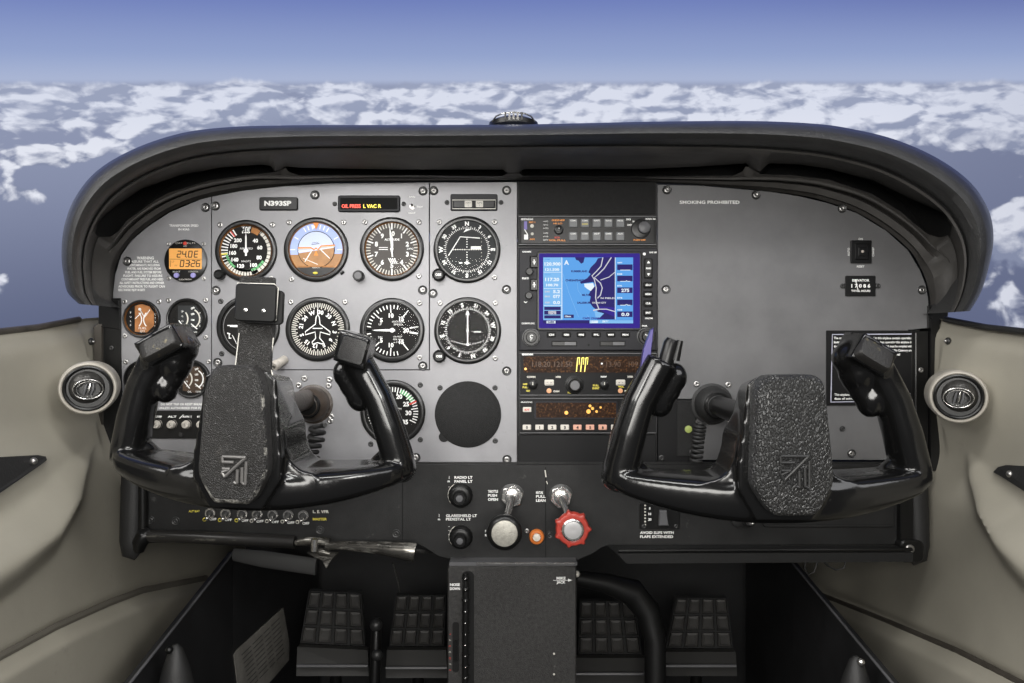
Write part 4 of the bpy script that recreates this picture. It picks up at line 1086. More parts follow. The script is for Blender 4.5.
mb = MB(k); x, z = A(640.5, 229); mb.lathe([(9.8, -3.3), (9.4, -4.2), (7.4, -4.6), (0, -4.6)], KNOB, c=(x, z), n=30); mb.lathe([(6, -4.2), (5.6, -9), (4.6, -9.6), (0, -9.6)], KGRY, c=(x + 2.5, z + .5), n=28, knurl=14, kd=.06); part('selector_knob', mb, t)
mb = MB(k)
for s, px, py, h, w, m in (('BENDIX/KING', 527, 219.8, 1.7, 12, WHT), ('MIC 1', 532, 222.8, 1.6, 6, ORGM), ('AM', 532, 239.7, 1.6, 5, ORGM), ('SENS', 558, 220.8, 1.7, 13, ORGM), ('HI LO', 557.7, 224, 1.5, 9, ORGM), ('ICS', 557, 238, 1.6, 5, REDM), ('VOL PULL', 557, 240.7, 1.6, 17, ORGM),
                      ('KMA 26', 650, 219.5, 1.6, 10, WHT), ('SPKR', 628, 220, 1.7, 5, WHT), ('XMT', 629, 225.5, 1.7, 5, WHT), ('EMG', 634, 222, 1.5, 4, WHT), ('1', 639, 221, 1.8, None, WHT), ('2', 645, 221.8, 1.8, None, WHT), ('TEL', 648, 226, 1.5, 4, WHT), ('PUSH OFF', 639, 240.5, 1.6, 12, ORGM)):
    if px == 650: part('faceplate_lettering', mb, t); mb = MB(k)
    x, z = A(px, py); mb.text(s, x, z, h, -3.6, m, w=w, bold=.04)
part('faceplate_lettering', mb, t); mb = MB(k)
for i in range(6): x, z = A(545.5, 222 + i * 3.4 + (1.4 if i > 2 else 0)); mb.text('AUTO', x, z, 1.3, -3.6, WHT, w=5)
part('faceplate_lettering', mb, t)
for (px, py, r_) in ((532, 226.5, 1.9), (532.2, 234.3, 1.5)):
    mb = MB(k); x, z = A(px, py); mb.lathe([(r_, -3.4), (r_ * .9, -4.2), (0, -4.4)], CRM, c=(x, z), n=14); part('marker_light', mb, t)
mb = MB(k); mb.rrect(*(A(524, 0)[0], A(527, 0)[0], A(0, 230)[1], A(0, 222)[1]), -3.9, -3.3, mat('marker_violet', (.15, .12, .4), .4), .3); mb.rrect(A(524, 0)[0], A(528, 0)[0], A(0, 240)[1], A(0, 235)[1], -3.9, -3.3, WHT, .3); mb.stroke([A(524.5, 230), A(527.5, 235)], 1, -3.8, WHT); part('marker_lens', mb, t)

# ---- GPS navigator
t, k = pthing('gps_navigator', 'large GPS navigator with a lit blue moving-map screen', 'navigator', 587.8, 351)
def A(px, py): return (px - 587.8, 351 - py)
mb = MB(k); mb.rrect(-69, 69, .3, 102.4, -5, .5, UNITG, 1.5, .8); x0, z0 = A(536.5, 330.5); x1, z1 = A(641, 252.3); mb.rrect(x0, x1, z0, z1, -6, -4.8, KNOB, 2.5, .8)
mb.rrect(A(520.5, 0)[0], A(655, 0)[0], A(0, 350)[1], A(0, 331)[1], -5.6, -4.8, UNITG, 2, .5); part('faceplate', mb, t)
# screen, drawn 0..100 x 0..78 over px 538.8-638.6, py 254.4-328
mb = MB(k); x0, z0 = A(538.8, 328.3); x1, z1 = A(638.8, 254.2); mb.rrect(x0, x1, z0, z1, -6.3, -5.9, S_VI, 1.2); part('screen_border', mb, t, 'glowing violet rim of the screen')  # glow at the screen edge, given to the border as emission
mb = MB(k)
def G(u, v): return A(536 + u / 8.327, 250 + v / 8.327)      # zoomed-crop units
def R(u0, v0, u1, v1, y, m, r=.2):
    a, b = G(u0, v1); c, d = G(u1, v0); mb.rrect(a, c, b, d, y, y + .1, m, r)
R(58, 68, 800, 585, -6.5, S_LB); R(58, 68, 210, 585, -6.58, S_PB)
land = [(560, 68), (650, 68), (650, 580), (500, 580), (520, 550), (500, 500), (470, 480), (440, 440), (450, 390), (430, 380), (450, 340), (490, 300), (470, 270), (370, 285), (360, 270), (420, 240), (450, 205), (430, 190), (450, 150), (490, 110), (510, 75)]
mb.poly([G(*p) for p in land], -6.6, S_NV); mb.poly([G(*p) for p in ((320, 68), (400, 68), (390, 110), (370, 120), (350, 95), (330, 90))], -6.6, S_NV)
mb.poly([G(*p) for p in ((395, 285), (470, 280), (480, 310), (450, 345), (425, 330), (400, 310))], -6.66, S_WH); mb.poly([G(*p) for p in ((480, 510), (560, 530), (520, 570), (490, 560))], -6.66, S_PB)
mb.poly([G(*p) for p in ((500, 470), (650, 480), (650, 560), (560, 520))], -6.64, S_VI)
for pl, w_ in (([(550, 68), (535, 140), (500, 180), (460, 220), (480, 250), (495, 320), (490, 400), (500, 450), (520, 500)], 1.0), ([(620, 68), (560, 160), (510, 210), (480, 235), (530, 280), (545, 320), (530, 380), (505, 405)], 1.0), ([(650, 190), (600, 230), (530, 255)], .8), ([(520, 495), (580, 495), (650, 515)], .9), ([(470, 505), (520, 495)], 1.4)):
    mb.stroke([G(*p) for p in pl], w_, -6.75, S_CR)
mb.stroke([G(220, 200), G(270, 360), G(350, 560)], .35, -6.7, S_PB); mb.stroke([G(340, 280), G(345, 340), G(380, 390)], .35, -6.7, S_PB); mb.stroke([G(420, 540), G(450, 580)], .35, -6.7, S_PB)
part('map_screen', mb, t, 'lit screen with dark land and light blue water')
mb = MB(k)
def TX(s, u, v, h, m, w=None, al='c'):
    x, z = G(u, v); mb.text(s, x, z, h, -6.85, m, al, w=w, bold=.04)
TX('KUMBERLAND', 355, 182, 1.9, S_NV, 16); TX('CHESAPEAKE BAY', 345, 257, 1.9, S_NV, 25); TX('MILTON', 415, 378, 1.9, S_NV, 9); TX('SALISBURY', 400, 442, 1.9, S_NV, 15); TX('OCEAN CITY', 520, 442, 1.6, S_CR, 14); TX('N FIELD', 590, 404, 1.6, S_CR, 14); TX('CAPE CHARLES', 470, 570, 1.8, S_VI, 21); TX('A', 250, 110, 4.4, S_WH)
TX('COM', 90, 84, 1.2, S_LB, 5); TX('120.900', 135, 122, 3.2, S_WH, 16); TX('121.500', 132, 168, 2.4, S_WH, 14); TX('VLOC', 95, 210, 1.2, S_LB, 6); TX('117.20', 132, 250, 3.2, S_WH, 14); TX('108.70', 132, 296, 2.4, S_WH, 12)
for v, a, b in ((350, 'DIS', '5.2'), (390, 'BRG', '077'), (440, 'GS', '0.0')): TX(a, 92, v, 1.6, S_CR, 5); TX(b, 168, v, 3, S_WH, 7)
for v in (190, 325, 465): a, b = G(62, v); c, d = G(208, v); mb.stroke([(a, b), (c, d)], .4, -6.8, S_WH)
a, b = G(212, 68); c, d = G(212, 580); mb.stroke([(a, b), (c, d)], .7, -6.8, S_WH); a, b = G(652, 68); c, d = G(652, 580); mb.stroke([(a, b), (c, d)], .6, -6.8, S_WH)
def RB(u0, v0, u1, v1, m): a, b = G(u0, v1); c, d = G(u1, v0); mb.rrect(a, c, b, d, -6.8, -6.7, m, .2)
RB(66, 475, 202, 502, S_NV); RB(66, 508, 202, 540, S_NV); RB(66, 546, 202, 572, S_NV); RB(100, 510, 165, 538, S_CR); RB(228, 540, 310, 568, S_NV); TX('10nm', 262, 554, 1.7, S_WH, 6)
for i, (v, s) in enumerate(((150, '_____'), (243, '__._'), (340, '275'), (440, '__.._'), (538, '0.0'))):
    RB(668, v - 24, 795, v + 22, S_NV); TX(s, 735, v + (6 if '_' in s else 0), 3.2, S_WH, 10 if '_' in s else 8); TX(('WPT', 'DIS', 'DTK', 'ETE', 'GS')[i], 690, v - 38, 1.3, S_WH, 5)
RB(58, 590, 440, 612, S_NV); RB(440, 586, 800, 612, S_PB); RB(84, 590, 160, 612, S_WH); RB(445, 588, 510, 610, S_WH); RB(545, 588, 600, 610, S_WH); TX('GPS', 122, 601, 1.6, S_NV, 6)
part('screen_text', mb, t)
def rbtn(px, py, w, h, name='push_button', m=KNOB, s=None):
    mb = MB(k); x, z = A(px, py); mb.rrect(x - w / 2 - .8, x + w / 2 + .8, z - h / 2 - .8, z + h / 2 + .8, -5.9, -4.9, VOID, 1.4); mb.rrect(x - w / 2, x + w / 2, z - h / 2, z + h / 2, -7, -5.5, m, 1.3, .5)
    if s: mb.text(s, x, z, 1.7, -7.1, WHT, w=min(w - 1.5, 1.4 * len(s) + .8), bold=.04)
    part(name, mb, t)
for px, s in zip((551, 566, 580.7, 595.6, 610, 624.5), ('CDI', 'OBS', 'MSG', 'FPL', 'VNAV', 'PROC')): rbtn(px, 334.8, 7.5, 3.8, s=s)
for py, s in zip((285.4, 294.6, 303.7, 313), ('-D->', 'MENU', 'CLR', 'ENT')): rbtn(647, py, 7.5, 4.8, s=s)
rbtn(647.3, 269, 7, 18.5, 'range_rocker', s='RNG')
mb = MB(k); x, z = A(647.3, 269); mb.poly([(x, z + 7.5), (x - 1.6, z + 5), (x + 1.6, z + 5)], -7.15, WHT); mb.poly([(x, z - 7.5), (x - 1.6, z - 5), (x + 1.6, z - 5)], -7.15, WHT); part('rocker_arrows', mb, t)
for py in (262.6, 285.3):
    mb = MB(k); x, z = A(534, py); mb.rrect(x - 4.6, x + 4.4, z - 6.2, z + 6.2, -5.6, -4.9, VOID, 1); mb.rrect(x - 3.6, x + 3.6, z - 5.4, z + 5.4, -6.6, -5.3, KNOB, 1, .5); mb.rrect(x - .5, x + .5, z - 2.5, z + 2.5, -6.8, -6.5, WHT, .3); mb.rrect(x - 1.5, x + 1.5, z - .4, z + .4, -6.8, -6.5, WHT, .2); part('flip_button', mb, t)
for px, py, r_ in ((529.2, 272.3, 3.6), (528.7, 296, 3.6)):
    mb = MB(k); x, z = A(px, py); mb.lathe([(r_, -4.9), (r_ * .95, -9), (r_ * .8, -9.6), (0, -9.6)], KNOB, c=(x, z), n=24, knurl=12, kd=.08); part('volume_knob', mb, t)
for px, py in ((531, 337.5), (645, 336.5)):
    mb = MB(k); x, z = A(px, py); mb.lathe([(9.2, -4.9), (9, -5.8), (7.9, -6), (7.9, -9.5), (7.4, -10), (5.2, -10), (5, -14), (4.5, -14.5), (0, -14.5)], KNOB, c=(x, z), n=36, knurl=22, kd=.03); mb.ring(8.1, 8.7, -6.1, KGRY, c=(x, z)); part('tuning_knob', mb, t)
    mb = MB(k); mb.text('C' if px < 600 else 'PUSH', x, z + 1, 3.4 if px < 600 else 1.6, -14.7, WHT, bold=.03, rot=15); mb.text('V', x - .5, z - 2, 2.6, -14.7, WHT, rot=15) if px < 600 else None; part('knob_lettering', mb, t)
for px0, px1 in ((551.2, 576.4), (599, 624.5)):
    mb = MB(k); a, b = A(px0, 346.2); c, d = A(px1, 341); mb.rrect(a, c, b, d, -5.75, -5.5, VOID, .5); mb.rrect(a + .6, c - .6, b + .6, d - .6, -6.2, -5.6, KNOB, .4, .3); mb.rrect((a + c) / 2 + .5, c - 1, b + 1, d - 1, -6.5, -6.1, KGRY, .3); part('card_slot', mb, t)
mb = MB(k)
for s, px, py, w in (('GARMIN', 526.5, 252.3, 8.5), ('GNS 530', 652, 253, 7.5), ('PWR', 525.5, 278.5, 7), ('V', 525.5, 302.5, 4), ('PUSH ID', 525.5, 279, 6), ('COM/VLOC', 528, 323.5, 13), ('CRSR', 643, 326, 7), ('DEFAULT NAV', 648, 318.5, 8)): x, z = A(px, py); mb.text(s, x, z, 1.5, -5.15, WHT, w=w, bold=.03)
x, z = A(643.4, 254.5); mb.disc(1.5, -5.15, WHT, (x, z), 12); x, z = A(588, 345); mb.disc(1.1, -5.7, VOID, (x, z), 10); part('faceplate_lettering', mb, t)

# ---- navigation and communication radio
t, k = pthing('communication_radio', 'black radio with a brown digital display and round knobs, directly below the GPS navigator', 'radio', 587.8, 396)
def A(px, py): return (px - 587.8, 396 - py)
EDGE = MATS['edge_gray']
mb = MB(k); mb.rrect(-69, 69, .4, 43.6, -4, .5, UNIT, 1.2, .7); mb.stroke([(-68, 1.2), (68, 1.2), (68, 42.8), (-68, 42.8)], .55, -4.05, EDGE, True); part('faceplate', mb, t)
mb = MB(k); x0, z0 = A(523.5, 372.3); x1, z1 = A(652, 356.3); mb.rrect(x0, x1, z0, z1, -4.4, -3.9, DISPB, .6); part('digital_display', mb, t, 'dark brown display window')
mb = MB(k)
for i, (px) in enumerate((576, 580.2, 584.2)):
    a, b = A(px, 371.5), A(px + 1.4, 357.6); mb.stroke([a, b], 1.0, -4.6, DISPY); mb.stroke([b, (b[0] + 2, b[1])], .8, -4.6, DISPY); mb.stroke([(b[0] + 2, b[1]), (a[0] + 2.6, (a[1] + b[1]) / 2)], .6, -4.6, DISPY)
for s, px in (('118.20', 541), ('121.50', 563)): x, z = A(px, 364); mb.text(s, x, z, 5.5, -4.5, mat('display_unlit', (.08, .042, .022), .4), w=18)
for s, px in (('113.90', 611), ('109.55', 637)): x, z = A(px, 364); mb.text(s, x, z, 5.5, -4.5, MATS['display_unlit'], w=18)
mb.disc(1.3, -4.55, DISPO, A(525.5, 368.8), 10); mb.disc(.9, -4.55, WHT, A(601.3, 363.5), 10); part('display_digits', mb, t)
for px, r_ in ((532.6, 4.2), (574, 8.6), (603.5, 4.2), (644.5, 8.6)):
    mb = MB(k); x, z = A(px, 384.6)
    if r_ > 5: mb.lathe([(9.2, -3.9), (9, -4.6), (8, -4.8), (7.6, -8), (6, -8.4), (5.6, -12), (5, -12.6), (0, -12.6)], KNOB, c=(x, z), n=32, knurl=18, kd=.03); mb.disc(4.4, -12.7, KGRY, (x, z), 20)
    else: mb.lathe([(4.6, -3.9), (4.3, -7.5), (3.4, -8.2), (0, -8.2)], KNOB, c=(x, z), n=24, knurl=12, kd=.06); mb.ring(3.6, 4.2, -8.25 + 1.2, EDGE, (x, z), -30, 210); mb.rrect(x - .4, x + .4, z, z + 3, -8.5, -8.2, CRM, .2)
    part('tuning_knob' if r_ > 5 else 'volume_knob', mb, t)
for px in (549, 620):
    mb = MB(k); x, z = A(px, 382.3); mb.rrect(x - 4.6, x + 4.6, z - 2.9, z + 2.9, -4.6, -3.9, CRM, 1.2); mb.rrect(x - 3.8, x + 3.8, z - 2.2, z + 2.2, -5.8, -4.5, BTNW, 1, .5); mb.text('< >', x, z, 2.2, -5.9, KNOB, w=5); part('transfer_button', mb, t, 'ivory button')
    mb = MB(k); x, z = A(px + (-.2), 390.5); mb.lathe([(2.5, -3.9), (2.3, -5.2), (0, -5.5)], mat('button_orange', (.75, .38, .2), .45), c=(x, z), n=16); part('push_button', mb, t, 'small orange button')
mb = MB(k)
_L = {}
for s, px, py, w, m in (('BENDIX/KING', 527.5, 354.3, 11, WHT), ('COMM', 531, 376.7, 8.5, CRM), ('XFER', 558, 376.7, 5.5, CRM), ('NAV', 603.3, 376.5, 6, WHT), ('XFER', 629.5, 376.5, 6, CRM), ('OFF', 525, 384, 4.5, YELM), ('PULL', 525, 387, 5, YELM), ('TEST', 528, 390.6, 4, YELM), ('CHAN', 556, 391, 6, CRM), ('PUSH 25K', 572, 392.3, 9, YELM), ('PULL', 595.5, 385.2, 6, YELM), ('IDENT', 595.5, 388, 7, YELM), ('VOL', 620.5, 386.4, 6, YELM), ('MODE', 627, 390.6, 6, CRM)):
    x, z = A(px, py); _L.setdefault(0 if py < 360 else 1 + int(px > 590), MB(k)).text(s, x, z, 1.7, -4.2, m, w=w, bold=.05)
for _q in _L.values(): part('faceplate_lettering', _q, t)

# ---- transponder
t, k = pthing('transponder', 'slim black transponder with a row of ivory number buttons under an amber display', 'radio', 587.8, 433.6)
def A(px, py): return (px - 587.8, 433.6 - py)
mb = MB(k); mb.rrect(-69, 69, .4, 36.4, -4, .5, UNIT, 1.2, .7); mb.stroke([(-68, 1.2), (68, 1.2), (68, 35.6), (-68, 35.6)], .55, -4.05, EDGE, True); x0, z0 = A(534, 418.6); x1, z1 = A(617, 401); mb.rrect(x0, x1, z0, z1, -4.7, -3.9, UNITG, 1.2, .3); part('faceplate', mb, t)
mb = MB(k); x0, z0 = A(536, 417); x1, z1 = A(615.5, 402.3); mb.rrect(x0, x1, z0, z1, -5.0, -4.6, DISPB, .8); mb.disc(1.9, -5.1, DISPO, A(566, 412.3), 14)
for px, py, r_ in ((588, 411, 2.2), (592, 408, 1.5), (589.5, 405.5, 1.4), (596, 411, 1.3), (600, 407, 1.1)): mb.disc(r_, -5.1, DISPO, A(px, py), 12)
part('digital_display', mb, t, 'dark amber display window')
mb = MB(k)
for i in range(8):
    mb = MB(k); x, z = A(526.8 + i * 12.55, 426.8); mb.rrect(x - 4.2, x + 4.2, z - 2.6, z + 2.6, -5.8, -3.9, BTNW if i < 4 else BTNR if i < 7 else BTNW, .8, .6); mb.text('01234567'[i], x, z, 2.8, -5.95, KNOB, bold=.05); part('number_button', mb, t)
mb = MB(k); x, z = A(527, 409.2); mb.rrect(x - 4.2, x + 4.2, z - 2.5, z + 2.5, -5.6, -3.9, BTNW, .8, .6); mb.text('IDT', x, z, 1.9, -5.7, REDM, w=5, bold=.04); part('ident_button', mb, t, 'ivory button')
mb = MB(k); x, z = A(640, 412); mb.lathe([(8, -3.9), (7.6, -8), (6.4, -8.8), (0, -8.8)], KNOB, c=(x, z), n=30, knurl=16, kd=.04); mb.rrect(x - .5, x + .5, z, z + 6, -9.2, -8.8, WHT, .2); part('function_knob', mb, t)
mb = MB(k); x, z = A(526.5, 401.8); mb.text('BENDIX/KING', x, z, 1.4, -4.2, WHT, w=11); x, z = A(645, 427); mb.text('CLR', x, z, 1.7, -4.2, WHT); part('faceplate_lettering', mb, t)
# ================================================================= control yokes
HZ = .066
EX = {-1: .030, 1: 0.0}
worn_edges(YOKE)
def to_mesh_obj(mb, voxel, smooth_it, name, mats, dec=None):
    """fuse the collected closed pieces into one continuous skin"""
    me = mb.mesh(name + '_src'); o = bpy.data.objects.new(name + '_src', me); COL.objects.link(o)
    r = o.modifiers.new('r', 'REMESH'); r.mode = 'VOXEL'; r.voxel_size = voxel; r.use_smooth_shade = True
    s = o.modifiers.new('s', 'SMOOTH'); s.factor = .6; s.iterations = smooth_it
    dg = bpy.context.evaluated_depsgraph_get(); ev = o.evaluated_get(dg)
    out = bpy.data.meshes.new_from_object(ev); out.name = name
    out.materials.clear()
    for m in mats: out.materials.append(m)
    for p in out.polygons: p.use_smooth = True; p.material_index = 0
    bpy.data.objects.remove(o); bpy.data.meshes.remove(me)
    return out

def rot_box(mb, c, ax, ay, az, m):
    """box with centre c and half-axis vectors"""
    c, ax, ay, az = map(Vector, (c, ax, ay, az)); vs = []
    for sx in (-1, 1):
        for sy in (-1, 1):
            for sz in (-1, 1): vs.append(c + ax * sx + ay * sy + az * sz)
    mb.add(vs, [(0, 1, 3, 2), (4, 6, 7, 5), (0, 4, 5, 1), (2, 3, 7, 6), (0, 2, 6, 4), (1, 5, 7, 3)], m)

YY = -.20
def yoke_body(left_kind, right_kind, ex):
    """local frame: origin on the control shaft, y=0 at depth YY"""
    b = MB(); m = YOKE
    # lower bar: a broad band that comes forward to meet the hub
    n_ = 28; xs = [-.158 + .316 * i / 40 for i in range(41)]; rings = []
    for x in xs:
        f = abs(x) / .158; e = (1 - f ** 2)
        yf = -.018 - (.030 + ex) * e ** .9; yb = .030
        zb = -.064 - .030 * (1 - f ** 2.2); zt = -.051 + .006 * f ** 2
        if f > .9: q = math.sqrt(max(0.0, 1 - ((f - .9) / .1) ** 2)); q = .35 + .65 * q
        else: q = 1
        cy, cz = (yf + yb) / 2, (zt + zb) / 2; ay, az_ = (yb - yf) / 2 * q, (zt - zb) / 2 * q
        rings.append([(x, cy + ay * math.copysign(abs(math.cos(t)) ** .5, math.cos(t)), cz + az_ * math.copysign(abs(math.sin(t)) ** .5, math.sin(t))) for t in [2 * PI * i / n_ for i in range(n_)]])
    vs = [p for r in rings for p in r]; fs = [(i * n_ + j, i * n_ + (j + 1) % n_, (i + 1) * n_ + (j + 1) % n_, (i + 1) * n_ + j) for i in range(40) for j in range(n_)]
    fs += [tuple(range(n_))[::-1], tuple(40 * n_ + i for i in range(n_))]
    b.add(vs, fs, m)
    for s, kind in ((-1, left_kind), (1, right_kind)):
        x0 = s * .1450; top = Vector((s * .104, .000, .060))
        hp = [(x0, .004, -.060), (s * .1435, .003, -.045), (s * .135, .001, -.012), (s * .125, .000, .020), (s * .1125, .0, .044), tuple(top)]
        b.tube(hp, [(.0175, .023), (.017, .023), (.0165, .022), (.0155, .0205), (.0155, .020), (.0155, .020)], m, n=28, up=(1, 0, 0), sq=.8)
        b.ball((x0, .004, -.056), .0175, m, 12, (1, 1.2, .85))
        # inner corner fillet
        b.tube([(s * .138, .004, -.040), (s * .122, .004, -.054)], [.012, .012], m, n=12)
        # finger rest on the inner side of the grip
        b.ball((s * .089, .005, .043), .0125, m, 12, (1.0, 1.1, 1.2)); b.ball((s * .096, .003, .034), .0135, m, 12, (1, 1, 1.3)); b.ball((s * .104, .002, .022), .0145, m, 12, (1, 1, 1.3))
        if kind == 'head':        # boxy switch head, tilted towards the hub
            u = Vector((-s * .86, -.05, .50)).normalized(); w = Vector((0, 1, 0)).cross(u) * 1.0; v = Vector((0, 1, 0))
            v = u.cross(w).normalized()
            L_ = .0235 if s < 0 else .0195
            rot_box(b, (s * .096, -.002, HZ), u * L_, v * .022, w.normalized() * .014, m)
            b.ball((s * .086, .002, HZ - .004), .0185, m, 14, (1.05, 1.05, .95)); b.ball((s * .092, .003, HZ - .018), .0185, m, 14)
        elif kind == 'cap':
            u = Vector((s * .96, 0, -.25)).normalized(); w = Vector((0, 1, 0)).cross(u)
            rot_box(b, (s * .1035, -.002, .070), u * .0165, Vector((0, 1, 0)) * .022, w.normalized() * .017, m)
    # hub block
    for (y0, y1, xt0, xt1, xb0, xb1) in ((-.052 - ex, .030, -.034, .036, -.042, .044),):
        zt, zb = .046, -.086
        vs = []
        for y, g in ((y0, 1.0), (y1, .80)):
            h_ = g if g == 1 else .55; zt = .046 if g == 1 else .036
            vs += [(-.034 * h_, y, zt - .006), (-.026 * h_, y, zt), (.026 * h_, y, zt), (.034 * h_, y, zt - .006), (.0425 * g, y, -.035), (.0425 * g, y, -.058), (.026, y, zb), (-.026, y, zb), (-.0425 * g, y, -.058), (-.0425 * g, y, -.035)]
        n = 10; b.add(vs, [tuple(range(n)), tuple(range(n, 2 * n))[::-1]] + [(i, n + i, n + (i + 1) % n, (i + 1) % n) for i in range(n)], m)
    # fillets that flare from hub to bar
    for s in (-1, 1):
        b.prism([(s * .028, .010), (s * .0395, -.010), (s * .0425, -.030), (s * .047, -.042), (s * .056, -.0495), (s * .072, -.053), (s * .072, -.070), (s * .03, -.070)], -.040 - ex * .9, .012, m)
    SH_ = -.0105 if ex else 0.0
    for v in b.v:
        if abs(v.x) > .066 and v.z > -.055: v.x += SH_ * (v.z + .055) / .12
    return to_mesh_obj(b, .0020, 8, 'grip_body', [YOKE])

def build_yoke(side, left_kind, right_kind, label, roll):
    cx = .2505 * side
    t = thing('control_yoke', label, 'yoke', (cx, YY, ZC - .0785))
    t.rotation_euler = (0, math.radians(roll), 0)
    if side < 0: t.scale = (.96,) * 3; t.location.z += .0075; t.location.x -= .001; t.location.y += .028
    ex = EX[side]; part('grip_body', yoke_body(left_kind, right_kind, ex), t)
    # padded hub cover
    hub = MB(); zf = -.0700 - ex
    out = [(-.0335, .036), (-.026, .048), (.024, .049), (.032, .042), (.040, -.030), (.0415, -.049), (.0255, -.078), (-.0175, -.0785), (-.0365, -.052), (-.0345, -.010)]
    rings = [(1.0, -.050 - ex), (1.0, zf + .0035), (.97, zf + .001), (.93, zf), (.5, zf - .0012)]
    n = 60
    # resample outline
    per = [Vector(p) for p in out]; seg = [(per[i] - per[i - 1]).length for i in range(len(per))]
    def resamp(pts, n):
        L_ = []; tot = sum((pts[(i + 1) % len(pts)] - pts[i]).length for i in range(len(pts))); 
        for q in range(n):
            d = tot * q / n; i = 0
            while True:
                l = (pts[(i + 1) % len(pts)] - pts[i]).length
                if d <= l: L_.append(pts[i].lerp(pts[(i + 1) % len(pts)], d / l)); break
                d -= l; i += 1
        return L_
    rs = resamp(per, n)
    rs = [(rs[i - 1] + rs[i] * 2 + rs[(i + 1) % n]) / 4 for i in range(n)]
    rs = [Vector((p.x * (.84 - .16 * max(0, (p.y - .02) / .03)) + .000, p.y + (.003 if p.y > .02 else 0))) for p in rs] if side < 0 else [Vector((p.x * .94, p.y)) for p in rs]
    c = Vector((.002, -.015)); vs = []; fs = []
    for g, y in rings: vs += [((c + (p - c) * g).x, y, (c + (p - c) * g).y) for p in rs]
    for kk_ in range(len(rings) - 1):
        for i in range(n): j = (i + 1) % n; fs.append((kk_ * n + i, kk_ * n + j, (kk_ + 1) * n + j, (kk_ + 1) * n + i))
    fs.append(tuple((len(rings) - 1) * n + i for i in range(n)))
    hub.add(vs, fs, LEATH if side > 0 else LEATHW, True)
    if side < 0:
        wi = hub.mi(mat('hub_worn_edge', (.022, .021, .02), .36, 0, bump=.7, bscale=620, bkind='voronoi', wear=((.30, .29, .26), 110, .47, .10)))
        for q_ in range(len(rings) - 1):
            for i in range(n):
                p = rs[i]
                if q_ in (1, 2) and (p.x > .024 and p.y < .03 or p.y < -.06): hub.m[q_ * n + i] = wi
    cover = part('hub_cover', hub, t, 'grained leather hub cover')
    # raised emblem
    e = MB(); ox, oz = (.0015, -.0375) if side > 0 else (.0045, -.0455); q = .00024 if side > 0 else .00021
    def E(pts): 
        for a, b_ in zip(pts, pts[1:]):
            e.tube([(ox + (a[0] - 300) * q, zf - .0022, oz - (a[1] - 465) * q), (ox + (b_[0] - 300) * q, zf - .0022, oz - (b_[1] - 465) * q)], [.0015, .0015], EMB, n=8)
            
    EMB = mat('emblem_black', (.022, .022, .022), .38, 0) if side > 0 else mat('emblem_worn', (.14, .135, .13), .28, .3)
    E([(248, 408), (352, 408), (262, 497), (250, 478), (285, 462), (250, 462)]); E([(248, 408), (250, 432), (300, 432)]); E([(318, 462), (318, 524), (304, 520)]); E([(355, 425), (355, 528), (340, 520), (338, 452)])
    part('raised_emblem', e, cover, 'raised arrow-like emblem')
    # shaft to the panel
    s = MB(); s.tube([(0, .028, 0), (0, (-YY - .012) if side > 0 else .165, 0)], .0125, KNOB if side > 0 else BOOTM, n=20); part('control_shaft', s, t)
    return t, zf
yl, zf = build_yoke(-1, 'head', 'cap', 'worn black left control yoke with a chart clip standing on its hub', 2.6)
yr, _ = build_yoke(1, 'none', 'head', 'clean black right control yoke with a push switch on its left grip', 0)
# leather pad and worn patch on the heads
def head_pad(t, s, label, m=None):
    mb = MB(); u = Vector((-s * .86, -.05, .50)).normalized(); w = Vector((0, 1, 0)).cross(u).normalized(); v = u.cross(w).normalized()
    if w.z < 0: w = -w
    if v.y > 0: v = -v
    c = Vector((s * .0965, -.0245, HZ + .001)); nrm = (v * .9 + w * .45).normalized()
    # a rounded pad lying on the pilot-facing, upward-tilted face
    ax = u * (.0205 if s < 0 else .0175); ay = nrm.cross(u).normalized() * .0115
    vs = []; n = 24
    for ring, (g, h) in enumerate(((1.04, -.006), (1.0, .0015), (.92, .0032), (.6, .0038))):
        for i in range(n):
            a = 2 * PI * i / n; ca, sa = math.cos(a), math.sin(a); e = .35
            X = math.copysign(abs(ca) ** e, ca); Z = math.copysign(abs(sa) ** e, sa)
            vs.append(c + ax * X * g + ay * Z * g + nrm * h)
    fs = [(r * n + i, r * n + (i + 1) % n, (r + 1) * n + (i + 1) % n, (r + 1) * n + i) for r in range(3) for i in range(n)] + [tuple(3 * n + i for i in range(n))]
    mb.add(vs, fs, m or mat('pad_leather', (.018, .017, .016), .46, 0, bump=.5, bscale=500, wear=((.20, .17, .09), 38, .63, .07)), True); return part('head_pad', mb, t, label)
_h = head_pad(yl, -1, 'flat black pad with a worn spot'); _h.location.x = -.0105; head_pad(yr, 1, 'flat black pad')
mb = MB(); mb.M = Matrix.Translation((.0935, -.0245, .069)) @ Matrix.Rotation(math.radians(14), 4, 'Y'); mb.rrect(-.0135, .0145, -.013, .014, -.0022, .002, YOKE, .004, .001); part('cap_pad', mb, yl)
# switch and fin on the right yoke's left grip
mb = MB(); mb.tube([(-.100, -.002, .055), (-.0945, -.004, .077), (-.093, -.0045, .081)], [.0078, .0072, .0055], KNOB, n=18); mb.tube([(-.0905, -.006, .060), (-.086, -.007, .0795)], [.0042, .003], KNOB, n=12); part('push_switch', mb, yr, 'upright push-to-talk switch')
mb = MB(); mb.prism([(-.128, .032), (-.1155, .0540), (-.1115, .092), (-.1145, .090), (-.122, .070)], -.006, .0, mat('fin_screen_glow', (.05, .04, .16), .3, .3), ch=.0006); part('switch_fin', mb, yr, 'thin fin with the bluish screen glow in its colour')  # blue glow of the GPS screen, put into the fin's base colour

